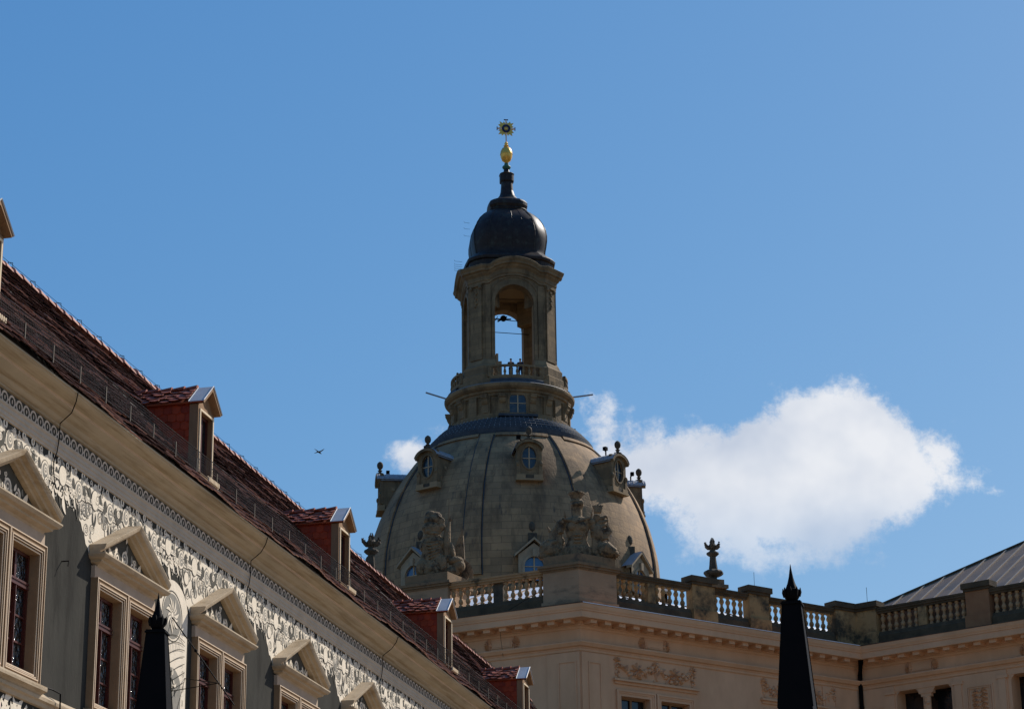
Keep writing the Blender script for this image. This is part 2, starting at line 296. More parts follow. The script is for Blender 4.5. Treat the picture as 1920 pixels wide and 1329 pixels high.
def offset_path(path, o, closed=False):
    """offset 2D path to its right-hand side by o with mitres"""
    n = len(path); out = []
    for i, p in enumerate(path):
        p = Vector(p)
        a = Vector(path[i-1]) if (i > 0 or closed) else None; b_ = Vector(path[(i+1) % n]) if (i < n-1 or closed) else None
        ns = []
        if a is not None: d = (p-a).normalized(); ns.append(Vector((d.y, -d.x)))
        if b_ is not None: d = (b_-p).normalized(); ns.append(Vector((d.y, -d.x)))
        if len(ns) == 1: q = ns[0]
        else: q = (ns[0]+ns[1]); q = q/(1+ns[0].dot(ns[1]))
        out.append(p+q*o)
    return out
def sweep(mb, path, prof, closed=False, zf=None):
    cols = []
    for o, z in prof:
        pp = offset_path(path, o, closed); cols.append([(p.x, p.y, z+(zf[i] if zf else 0)) for i, p in enumerate(pp)])
    n = len(path); ids = [[mb.v(*p) for p in c] for c in cols]
    for a, b_ in zip(ids, ids[1:]):
        for i in range(n if closed else n-1): j = (i+1) % n; mb.f(a[i], a[j], b_[j], b_[i])
    if not closed:
        mb.f(*[c[0] for c in ids]); mb.f(*[c[-1] for c in ids][::-1])
def tiles(mb, O, ud, vd, nn_, W, L, tw, cl, rnd, tilt=.03, th=.016, zj=.006, vfun=None, lipmi=None, clip=None, sj=.008, sagk=.16, gap=.003):
    O, ud, vd, nn_ = Vector(O), Vector(ud), Vector(vd), Vector(nn_)
    rows = int(L/cl)+1; cols = int(W/tw)+1
    ph = [rnd.uniform(0, 6.28) for _ in range(5)]
    for j in range(rows):
        off = (j % 2)*tw*.5
        for i in range(-1, cols):
            u0 = max(0, i*tw+off+gap); u1 = min(W, (i+1)*tw+off-gap)
            if u1-u0 < .02: continue
            v0 = j*cl-rnd.uniform(0, sj)*2; v1 = min(L, v0+cl*1.35)
            if v0 < -.1 or v0 > L-.02: continue
            if clip and not clip((u0+u1)/2, v0): continue
            h0 = tilt+rnd.uniform(-zj, zj); h1 = .004
            w = 0
            if vfun: w = vfun((u0+u1)/2, v0)
            um = (u0+u1)/2; sag = (u1-u0)*sagk
            P = lambda u, v_, h: tuple(O+ud*u+vd*v_+nn_*(h+w))
            a, b_, c, d = mb.v(*P(u0, v0+sag, h0)), mb.v(*P(u1, v0+sag, h0)), mb.v(*P(u1, v1, h1)), mb.v(*P(u0, v1, h1))
            m1 = mb.v(*P(um-sag, v0, h0)); m2 = mb.v(*P(um+sag, v0, h0))
            e, g_, k1, k2 = mb.v(*P(u0, v0+sag, h0-th)), mb.v(*P(u1, v0+sag, h0-th)), mb.v(*P(um-sag, v0, h0-th)), mb.v(*P(um+sag, v0, h0-th))
            mb.f(a, m1, m2, b_, c, d)
            if lipmi is not None:
                sv = mb.mi; hh = sin(j*12.9898+int(u0/1.9+j*.37)*78.233)*43758.5453; hh -= math.floor(hh); mb.mi = lipmi if hh > (.25 if j < 4 else .60+.2*((j*7) % 3)/2) else lipmi+1
            mb.f(e, k1, m1, a); mb.f(k1, k2, m2, m1); mb.f(k2, g_, b_, m2)
            mb.f(e, a, d); mb.f(g_, c, b_); mb.f(e, g_, k2, k1)
            if lipmi is not None: mb.mi = sv

# ------------------------------------------------------------------ ground
gb = MB(); gb.quad((-3000, -3000, 0), (3000, -3000, 0), (3000, 3000, 0), (-3000, 3000, 0)); struct(gb.build('ground', M['ground']))
gb = MB(); gb.quad((-40, -60, .004), (60, -60, .004), (60, 110, .004), (-40, 110, .004)); struct(gb.build('paving', M['paving']))

# ================================================================== LEFT BUILDING (long courtyard range with painted facade)
AZ = radians(12.839); LS0 = 30.0; LD = 15.0
tL = Vector((sin(AZ), cos(AZ), 0)); nL = Vector((cos(AZ), -sin(AZ), 0))
left = thing('courtyard_range', 'long building with black and cream painted facade, pedimented windows and steep red tiled roof', 'building', tuple(tL*LS0-nL*LD), pi/2-AZ)
def lf(s, d, z): return (s-LS0, d-LD, z)
def lp(s, d, z): return tL*s-nL*d+Vector((0, 0, z))
S0, S1 = 22.0, 77.0
BAY = [31.55+4.65*k for k in range(-2, 10)]
ZT, ZB = 10.80, 8.62
ED, EZ, RD, RZ = 14.375, 13.215, 17.12, 16.59       # eave edge, ridge
holes = []
for c in BAY:
    for s in (-1, 1): holes.append((c+min(0, s*1.32)+.005, c+max(0, s*1.32)-.005, ZB, ZT))
b = MB(lf); holes_wall(b, S0, S1, 0, 13.2, holes, 15.0, .02)
b.quad((S1, 15, 0), (S1, 23, 0), (S1, 23, 13.2), (S1, 15, 13.2)); b.quad((S0, 15, 0), (S0, 23, 0), (S0, 23, 13.2), (S0, 15, 13.2)); b.quad((S0, 23, 0), (S1, 23, 0), (S1, 23, 13.2), (S0, 23, 13.2))
b.poly([(S1, 15, 13.2), (S1, ED+.15, 13.2), (S1, RD, RZ-.1), (S1, 2*RD-ED, 13.2)])
b.poly([(S0, 15, 13.2), (S0, ED+.15, 13.2), (S0, RD, RZ-.1), (S0, 2*RD-ED, 13.2)])
b.build('wall', M['wallgrey'], left)
# cove
b = MB(lf)
prof = [(15, 12.86), (14.955, 12.87), (14.95, 12.90), (14.90, 12.925), (14.86, 12.965), (14.83, 12.975), (14.78, 12.99), (14.70, 13.035), (14.655, 13.065)]
prof2 = [(14.655, 13.065), (14.645, 13.068), (14.64, 13.085), (14.615, 13.088)]
prof3 = [(14.615, 13.088), (14.56, 13.10), (14.48, 13.125), (14.435, 13.15), (14.425, 13.17), (14.405, 13.172), (14.40, 13.20)]
for k, pr in enumerate((prof, prof2, prof3)):
    b.mi = 1 if k == 1 else 0
    for (d0, z0), (d1, z1) in zip(pr, pr[1:]): b.quad((S0, d0, z0), (S1, d0, z0), (S1, d1, z1), (S0, d1, z1))
b.mi = 0; b.quad((S1, 15, 12.86), (S1, 14.655, 13.065), (S1, 14.40, 13.2), (S1, 15, 13.2))
b.build('cove_cornice', [M['cove'], M['covegrey']], left, smooth=True)
# grey architrave band under the ring chain
b = MB(lf)
pr = [(15, 12.40), (14.975, 12.405), (14.97, 12.44), (14.955, 12.45), (14.955, 12.51), (14.94, 12.52), (14.94, 12.58), (14.92, 12.60), (14.915, 12.63), (15, 12.635)]
for (d0, z0), (d1, z1) in zip(pr, pr[1:]): b.quad((S0, d0, z0), (S1, d0, z0), (S1, d1, z1), (S0, d1, z1))
b.build('architrave_band', M['greyband'], left)
b = MB(lf); n = int((S1-S0)/.262)
b.mi = 0; b.quad((S0, 14.995, 12.635), (S1, 14.995, 12.635), (S1, 14.995, 12.86), (S0, 14.995, 12.86))
def disc(b, s, z, rs, rz, d, seg=20, r0=None):
    if r0 is None: b.poly([(s+rs*cos(2*pi*i/seg), d, z+rz*sin(2*pi*i/seg)) for i in range(seg)])
    else:
        a = [b.v(s+rs*cos(2*pi*i/seg), d, z+rz*sin(2*pi*i/seg)) for i in range(seg)]; q = [b.v(s+r0*rs*cos(2*pi*i/seg), d, z+r0*rz*sin(2*pi*i/seg)) for i in range(seg)]
        for i in range(seg): j = (i+1) % seg; b.f(a[i], a[j], q[j], q[i])
for i in range(n):
    s = S0+.131+i*.262; seg = 18 if s < 60 else 10
    b.mi = 1; disc(b, s, 12.747, .120, .104, 14.988, seg, .66)
    b.mi = 2; disc(b, s, 12.747, .020, .038, 14.987, 8)
    b.mi = 1; b.quad((s+.112, 14.985, 12.72), (s+.15, 14.985, 12.735), (s+.15, 14.985, 12.76), (s+.112, 14.985, 12.76))
b.build('ring_chain_frieze', [M['ink'], M['ringc'], M['ringc']], left)

# painted (sgraffito) ornament: flat plaster shapes, one panel per bay
class Orn:
    def __init__(s, b, c, rnd): s.b = b; s.c = c; s.k = 0; s.r = rnd
    def d(s): s.k += 1; return 14.9955-.0003*(s.k % 40)
    def disc(s, m_, u, z, r, r0=None, sq=1, seg=16): s.b.mi = m_; disc(s.b, s.c+u, z, r*sq, r, s.d(), seg, r0)
    def poly(s, m_, pts): s.b.mi = m_; dd = s.d(); s.b.poly([(s.c+u, dd, z) for u, z in pts])
    def strip(s, m_, pts, w):
        s.b.mi = m_; dd = s.d(); L_ = []
        for i, (u, z) in enumerate(pts):
            a = pts[max(0, i-1)]; e = pts[min(len(pts)-1, i+1)]; tx, tz = e[0]-a[0], e[1]-a[1]; l = hypot(tx, tz) or 1
            ww = w(i/(len(pts)-1)) if callable(w) else w
            L_.append((s.b.v(s.c+u-tz/l*ww, dd, z+tx/l*ww), s.b.v(s.c+u+tz/l*ww, dd, z-tx/l*ww)))
        for a, e in zip(L_, L_[1:]): s.b.f(a[0], a[1], e[1], e[0])
    def spiral(s, m_, u, z, r, turns=1.4, a0=0, w=.02, dr=1, n=22):
        pts = []
        for i in range(n):
            t = i/(n-1); a = a0+dr*turns*2*pi*t; rr = r*(1-.85*t); pts.append((u+rr*cos(a), z+rr*sin(a)))
        s.strip(m_, pts, lambda t: w*(1-.6*t))
    def leaf(s, m_, u, z, l, a, w=.3, bend=.5):
        pts = []
        for i in range(9):
            t = i/8; aa = a+bend*(t-.3)*1.2; pts.append((u+l*t*cos(aa), z+l*t*sin(aa)))
        s.strip(m_, pts, lambda t: l*w*sin(pi*min(1, t*.9+.08))*.5)
    def drop(s, m_, u, z, r):
        s.poly(m_, [(u, z-r*1.9), (u+r*.7, z-.5*r), (u+r*.75, z+.2*r), (u+.3*r, z+.8*r), (u, z+r), (u-.3*r, z+.8*r), (u-r*.75, z+.2*r), (u-r*.7, z-.5*r)])
    def candelabrum(s, u, z0, z1, m_=1, m2=0):
        h = z1-z0; z = z0
        s.strip(m_, [(u, z0), (u, z1)], .018)
        for f, r in ((.08, .05), (.30, .10), (.58, .075), (.82, .05)):
            s.disc(m_, u, z0+h*f, r*h*1.3); s.disc(m2, u, z0+h*f, r*h*.85, .6)
        for sg in (-1, 1):
            s.spiral(m_, u+sg*h*.16, z0+h*.46, h*.11, 1.2, pi/2, .016, -sg); s.leaf(m_, u, z0+h*.7, h*.25, pi/2-sg*.9, .4, sg*.8)
def panel(b, c, seed):
    rnd = random.Random(seed); o = Orn(b, c, rnd)
    def ped(u): return 11.99-.565*abs(u)
    def zl(u):       # lower limit of the cream strapwork field
        w = .035*sin(u*17+seed)+.03*sin(u*41+1.3*seed)
        if u < -2.05: return 12.02+w
        if u < -1.46: t = (u+2.05)/.59; return 12.0-(t**.6)*.80+w*.7
        if u < 1.02: return ped(u)
        if u < 1.45: t = (u-1.02)/.43; return 11.45+t*.30+w
        return 11.93+w*1.4
    n = 150; b.mi = 1; top = []; bot = []
    for i in range(n+1):
        u = -2.325+4.65*i/n; zt = 12.30+.05*sin(u*13.5)+.03*abs(sin(u*27)); top.append(b.v(c+u, 14.9965, zt)); bot.append(b.v(c+u, 14.9965, zl(u)))
    for i in range(n): b.f(bot[i], bot[i+1], top[i+1], top[i])
    # dark cut-outs and lines over the cream
    for k in range(56):
        u = rnd.uniform(-2.3, 2.3); lo = zl(u)+.06; hi = 12.28
        if lo > hi-.05: continue
        z = lo+(hi-lo)*rnd.random()**.9; q = rnd.random()
        if q < .46: o.leaf(0 if rnd.random() < .4 else 2, u, z, rnd.uniform(.16, .34), rnd.choice((pi/2, -pi/2, pi/2, -pi/2, pi/4, 3*pi/4, -pi/4, -3*pi/4))+rnd.uniform(-.25, .25), rnd.uniform(.20, .36), rnd.uniform(-1.2, 1.2))
        elif q < .66: o.spiral(2, u, z, rnd.uniform(.07, .12), 1.3, rnd.uniform(0, 6), .014, rnd.choice((-1, 1)))
        elif q < .72: o.disc(2, u, z, rnd.uniform(.05, .08), .55)
        elif q < .80: o.drop(2, u, z, rnd.uniform(.04, .075))
        else: o.strip(2, [(u+.16*t*rnd.choice((-1, 1)), z+.02*sin(6*t)-.08*t) for t in (0, .3, .6, 1)], .012)
    # strapwork: regular big roundels joined by bars
    for k in range(7):
        u = -1.99+k*.664; z = 12.06+.03*sin(k*2.1)
        for sg in (-1, 1):
            o.leaf(0, u+sg*.24, z+.16, .30, -pi/2-sg*.25, .42, sg*.9); o.spiral(2, u+sg*.26, z-.24, .11, 1.5, pi/2, .014, sg); o.leaf(0, u+sg*.05, z-.20, .30, -pi/2+sg*.12, .16, -sg*.5)
    for k in range(7):
        u = -1.99+k*.664; z = 12.06+.03*sin(k*2.1)
        if z-.17 < zl(u): z = zl(u)+.2
        z = min(z, 12.14)
        o.strip(0, [(u-.33, z-.06), (u+.33, z-.06)], .050); o.strip(1, [(u-.33, z-.055), (u+.33, z-.055)], .041); o.strip(2, [(u-.33, z-.065), (u+.33, z-.065)], .006)
        o.disc(0, u, z, .178, sq=.86); o.disc(1, u, z, .164, sq=.86); o.disc(2, u, z, .125, .80, .86); o.disc(2, u, z-.01, .105, None, .86); o.disc(1, u+.02, z+.02, .075, None, .86); o.disc(2, u+.02, z+.02, .045, .5); o.disc(0, u, z, .014)
        for sg in (-1, 1): o.disc(0, u+sg*.33, z-.03, .075); o.disc(1, u+sg*.33, z-.03, .064); o.spiral(2, u+sg*.33, z-.03, .045, 1.4, 1, .009, sg)
    for k in range(8):
        u = -1.9+k*.55+rnd.uniform(-.04, .04); z = 11.95
        if zl(u) > 11.85: continue
        z = zl(u)+(12.1-zl(u))*.42
        o.disc(0, u, z, .085); o.disc(1, u, z, .072); o.spiral(0, u, z, .05, 1.5, rnd.uniform(0, 6), .008)
        o.leaf(1, u, z-.05, .17, -pi/2+rnd.uniform(-.3, .3), .5, .7)
    # finials standing in the dark strip above
    for k in range(14):
        u = -2.16+k*.332; h = .17+.05*sin(k*2.4)
        o.disc(1, u, 12.33+h*.15, h*.32, .5); o.leaf(1, u-.02, 12.29, h*.75, pi/2+.55, .35, -.8); o.leaf(1, u+.02, 12.29, h*.75, pi/2-.55, .35, .8)
        if k % 2: o.candelabrum(u+.16, 12.22, 12.385)
    # pendants on the dark ground between the windows
    for (u, z, s_) in ((1.30, 11.66, 1.2), (1.62, 11.86, 1.0), (2.0, 11.86, 1.3), (2.22, 11.92, .8), (-2.2, 11.93, .8)):
        o.spiral(1, u, z, .09*s_, 1.3, pi/2, .017, 1); o.spiral(1, u+.12*s_, z+.03, .07*s_, 1.2, pi/2, .015, -1)
        o.leaf(1, u+.05*s_, z-.02, .24*s_, -pi/2, .35, .5); o.drop(1, u+.03, z-.27*s_, .022*s_); o.leaf(1, u, z, .15*s_, -2.5, .4, -.8); o.leaf(1, u+.1, z, .15*s_, -.6, .4, .8)
    # left bracket of each pediment: volutes running down to its corner
    for (u, z, r) in ((-1.72, 11.78, .13), (-1.62, 11.52, .10), (-1.9, 11.97, .10)):
        o.disc(0, u, z, r); o.disc(1, u, z, r*.88); o.spiral(0, u, z, r*.7, 1.6, 2, .012, -1)
    for k in range(3): o.spiral(1, -1.92-.1*k, 11.80+.08*k, .07, 1.2, 0, .014, 1)
for k, c in enumerate(BAY):
    if 28 < c < 62:
        b = MB(lf); panel(b, c, k+3); b.build('sgraffito_panel', [M['ink'], M['cream'], M['mid']], left)
# painted vines under the string course
def vine(b, s0, s1, z0, z1, seed):
    rnd = random.Random(seed); o = Orn(b, 0, rnd); s = s0
    while s < s1:
        for kz in range(2):
            z = z1-.22-kz*.42
            o.spiral(1, s, z, .19, 1.6, rnd.uniform(0, 6), .026, rnd.choice((-1, 1)))
            for q in range(5): o.leaf(1, s, z, rnd.uniform(.16, .30), rnd.uniform(0, 6.28), .4, rnd.uniform(-1, 1))
            o.leaf(2, s+.1, z, .2, rnd.uniform(0, 6.28), .35)
            o.disc(1, s+.2, z+rnd.uniform(-.1, .1), .04); o.disc(0, s+.2, z, .02)
        s += .42
b = MB(lf); vine(b, 29, 38, 7.6, 8.36, 5); b.build('sgraffito_vine_panel', [M['ink'], M['cream'], M['mid']], left)

# string course and sills
b = MB(lf)
pr = [(15, 8.36), (14.95, 8.37), (14.93, 8.43), (14.89, 8.45), (14.885, 8.50), (14.90, 8.515), (14.93, 8.56), (15, 8.58)]
for (d0, z0), (d1, z1) in zip(pr, pr[1:]): b.quad((S0, d0, z0), (S1, d0, z0), (S1, d1, z1), (S0, d1, z1))
b.build('string_course', M['stonec'], left)

# window pairs: stepped stone frame > red sash, leaded glass
def make_window(c):
    w = MB(lf)
    for s in (0, 1):
        a0 = c-1.32+s*1.32
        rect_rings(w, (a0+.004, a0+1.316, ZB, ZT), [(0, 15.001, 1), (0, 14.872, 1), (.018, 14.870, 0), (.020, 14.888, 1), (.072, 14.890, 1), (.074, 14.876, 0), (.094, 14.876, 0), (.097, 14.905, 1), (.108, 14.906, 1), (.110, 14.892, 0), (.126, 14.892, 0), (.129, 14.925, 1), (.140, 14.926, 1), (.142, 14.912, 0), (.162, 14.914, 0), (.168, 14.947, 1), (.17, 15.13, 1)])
    w.mi = 0; o = w.build('window_surround', [M['framelit'], M['frameshade']], left)  # lit fillets and shaded steps are painted as two tones
    w = MB(lf)
    pr = [(14.99, 8.50), (14.90, 8.51), (14.86, 8.54), (14.80, 8.56), (14.795, 8.60), (14.80, 8.63), (14.99, 8.66)]
    for (d0, z0), (d1, z1) in zip(pr, pr[1:]): w.quad((c-1.42, d0, z0), (c+1.42, d0, z0), (c+1.42, d1, z1), (c-1.42, d1, z1))
    w.poly([(c-1.42, d, z) for d, z in pr]); w.poly([(c+1.42, d, z) for d, z in pr]); w.build('sill', M['stonec'], o)
    for s in (0, 1):
        a, e = c-1.32+s*1.32+.17, c-1.32+s*1.32+1.15; z0, z1 = ZB+.17-.12, ZT-.17; q = MB(lf)
        q.box((a, 15.08, z0), (a+.055, 15.14, z1)); q.box((e-.055, 15.08, z0), (e, 15.14, z1))
        q.box((a+.055, 15.083, z1-.05), (e-.055, 15.14, z1)); q.box((a+.055, 15.083, z0), (e-.055, 15.14, z0+.07))
        zt = 10.07
        for k, (w0, dd) in enumerate(((0, 15.04), (.035, 15.055), (.07, 15.04))): q.box((a+.055, dd, zt+w0), (e-.055, 15.13, zt+w0+.033))
        m_ = (a+e)/2; q.box((m_-.035, 15.07, z0+.07), (m_+.035, 15.13, zt)); q.box((m_-.03, 15.08, zt+.105), (m_+.03, 15.13, z1-.05))
        q.box((m_-.012, 15.05, z0+.07), (m_+.012, 15.07, zt))
        for zz in (9.22, 9.62): q.box((a+.055, 15.09, zz), (m_-.035, 15.125, zz+.028)); q.box((m_+.035, 15.09, zz), (e-.055, 15.125, zz+.028))
        for x0, x1 in ((a+.055, m_-.035), (m_+.035, e-.055)):
            q.box((x0, 15.098, z0+.07), (x0+.022, 15.128, zt)); q.box((x1-.022, 15.098, z0+.07), (x1, 15.128, zt))
        sh = q.build('sash', M['sash'], o)
        q = MB(lf); q.quad((a, 15.118, z0), (e, 15.118, z0), (e, 15.118, z1), (a, 15.118, z1)); q.build('leaded_pane', M['leaded'], sh)
    return o
def make_pediment(c):
    q = MB(lf); q.box((c-1.33, 14.93, 10.80), (c+1.33, 15.0, 11.0)); base = q.build('window_frieze', M['greyfr'], left)
    q = MB(lf)
    lo = [(14.99, 10.985), (14.93, 10.99), (14.905, 11.02), (14.86, 11.035), (14.82, 11.05), (14.81, 11.085), (14.74, 11.10), (14.715, 11.13), (14.70, 11.15), (14.70, 11.175), (14.99, 11.20)]
    def outl(d): return (14.99-d)
    for (d0, z0), (d1, z1) in zip(lo, lo[1:]):
        x0, x1 = 1.19+outl(d0)*.95, 1.19+outl(d1)*.95
        q.quad((c-x0, d0, z0), (c+x0, d0, z0), (c+x1, d1, z1), (c-x1, d1, z1))
        for sg in (-1, 1): q.quad((c+sg*x0, d0, z0), (c+sg*x0, 15, z0), (c+sg*x1, 15, z1), (c+sg*x1, d1, z1))
    rk = [(0, 14.985), (0, 14.90), (.03, 14.88), (.035, 14.82), (.075, 14.80), (.085, 14.73), (.12, 14.71), (.155, 14.695), (.165, 14.695), (.17, 14.99)]
    def zr(u, h): return 11.185+(1.46-abs(u))*.46+h*1.12-.06+.0
    prev = None
    ring = lambda u: [q.v(c+u, d, zr(u, h)) for h, d in rk]
    rows = [ring(-1.46), ring(0), ring(1.46)]
    for a, e in zip(rows, rows[1:]):
        for i in range(len(rk)-1): q.f(a[i], a[i+1], e[i+1], e[i])
        q.f(a[-1], a[0], e[0], e[-1])
    q.f(*rows[0]); q.f(*rows[2])
    p = q.build('pediment', M['stonec'], left)
    q = MB(lf); q.mi = 0; q.poly([(c-1.3, 14.98, 11.19), (c+1.3, 14.98, 11.19), (c, 14.98, 11.77)])
    rnd = random.Random(int(c*10)); o = Orn(q, c, rnd); o.d = lambda k=[0]: (k.__setitem__(0, k[0]+1), 14.977-.0007*(k[0] % 20))[1]
    for k in range(26):
        u = rnd.uniform(-1.0, 1.0); zz = 11.22+rnd.random()*max(.02, (11.70-.44*abs(u))-11.22)
        if rnd.random() < .6: o.leaf(rnd.choice((1, 1, 2)), u, zz, rnd.uniform(.08, .16), rnd.uniform(0, 6.28), .5, rnd.uniform(-1, 1))
        else: o.spiral(1, u, zz, rnd.uniform(.03, .07), 1.3, rnd.uniform(0, 6), .014)
    o.disc(1, 0, 11.42, .13); o.disc(2, 0, 11.42, .09, .6); o.disc(0, 0, 11.42, .03)
    for sg in (-1, 1): o.spiral(1, sg*.34, 11.36, .11, 1.5, pi/2, .026, -sg); o.leaf(1, sg*.5, 11.28, .3, pi/2-sg*1.1, .4, sg*.4)
    q.build('tympanum', [M['ink'], M['cream'], M['mid']], p)
M['greyfr'] = mat('warm_grey_plaster', (.33, .30, .265), (.40, .37, .33), scale=3)
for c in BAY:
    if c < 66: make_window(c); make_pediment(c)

# roof: rows of plain tiles over boards
sl = sqrt((RD-ED)**2+(RZ-EZ)**2); vx = ((RD-ED)/sl, (RZ-EZ)/sl)
b = MB(lf)
b.quad((S0, ED+.03, EZ-.01), (S1, ED+.03, EZ-.01), (S1, RD, RZ-.03), (S0, RD, RZ-.03))
b.quad((S0, 2*RD-ED, EZ-.02), (S1, 2*RD-ED, EZ-.02), (S1, RD, RZ-.03), (S0, RD, RZ-.03))
b.quad((S0, ED+.03, EZ-.01), (S1, ED+.03, EZ-.01), (S1, ED+.06, EZ-.035), (S0, ED+.06, EZ-.035))
b.quad((S0, ED+.06, EZ-.035), (S1, ED+.06, EZ-.035), (S1, 14.40, 13.195), (S0, 14.40, 13.195))
b.build('roof_boards', M['void'], left); b = MB()
rt = random.Random(3)
O = lf(S0, ED, EZ)
wob = lambda u, v: .026*sin(u*.9+v*2)+.018*sin(u*2.3+v*3)+.010*sin(u*.31)+.008*sin(u*6.1+v*5)
tiles(b, O, (1, 0, 0), (0, vx[0], vx[1]), (0, -vx[1], vx[0]), S1-S0, sl-.04, .185, .155, rt, tilt=.040, th=.020, zj=.006, vfun=wob, lipmi=1, sj=.004, sagk=.03, gap=.0006)
roof = b.build('roof', [M['tile'], M['tilelip'], M['tiledull']], left)
b = MB(lf); s = S0
while s < S1:
    L_ = .36; rr = .105+rt.uniform(-.006, .006); zz = RZ-.015+rt.uniform(-.012, .012)
    r0 = [(s-.03, RD+(rr+.014)*cos(a), zz+(rr+.014)*sin(a)) for a in [pi*k/8 for k in range(9)]]; r1 = [(s+L_, RD+rr*.86*cos(a), zz+rr*.86*sin(a)) for a in [pi*k/8 for k in range(9)]]
    b.loft([r0, r1], close=False, caps=True); s += L_
b.build('ridge_tiles', M['ridge'], roof, smooth=False)
b = MB(lf); s = S0+.4; pts = []
while s < S1:
    b.tube([(s, RD-.1, RZ+.02), (s, RD-.09, RZ+.13), (s+.02, RD, RZ+.16), (s+.04, RD+.03, RZ+.10)], .008, 5); pts.append((s+.01, RD, RZ+.17)); s += .95 if int(s) % 3 else 1.15
b.tube(pts, .005, 4); b.build('ridge_conductor', M['iron'], roof)
# snow guard: lattice fence on brackets along the eave
GD, GZ = 14.62, EZ+1.23*(14.62-ED)+.06
b = MB(lf); gh = .40
for zz, r in ((GZ+gh, .010), (GZ+.02, .010), (GZ+gh*.5, .004)): b.tube([(S0, GD, zz), (S1, GD, zz)], r, 4)
s = S0
while s < S1:
    b.box((s, GD-.002, GZ+.02), (s+.0035, GD+.002, GZ+gh)); s += .06
for zz in range(1, 9): b.box((S0, GD-.002, GZ+zz*.044), (S1, GD+.002, GZ+zz*.044+.0025))
b.build('snow_guard', M['rust'], left)
s = S0+.6; k = 0; br0 = None
while s < S1-1:
    if br0 is None:
        q = MB(); q.box((-.011, -.01, -.04), (.011, .01, gh*.62)); q.tube([(0, 0, gh), (0, .22, gh*.55), (0, .30, .30)], .007, 4)
        br0 = q.build('snow_guard_bracket', M['brk'], left, loc=lf(s, GD, GZ))
    else: dupe(br0, left, loc=lf(s, GD, GZ))
    s += 1.06; k += 1
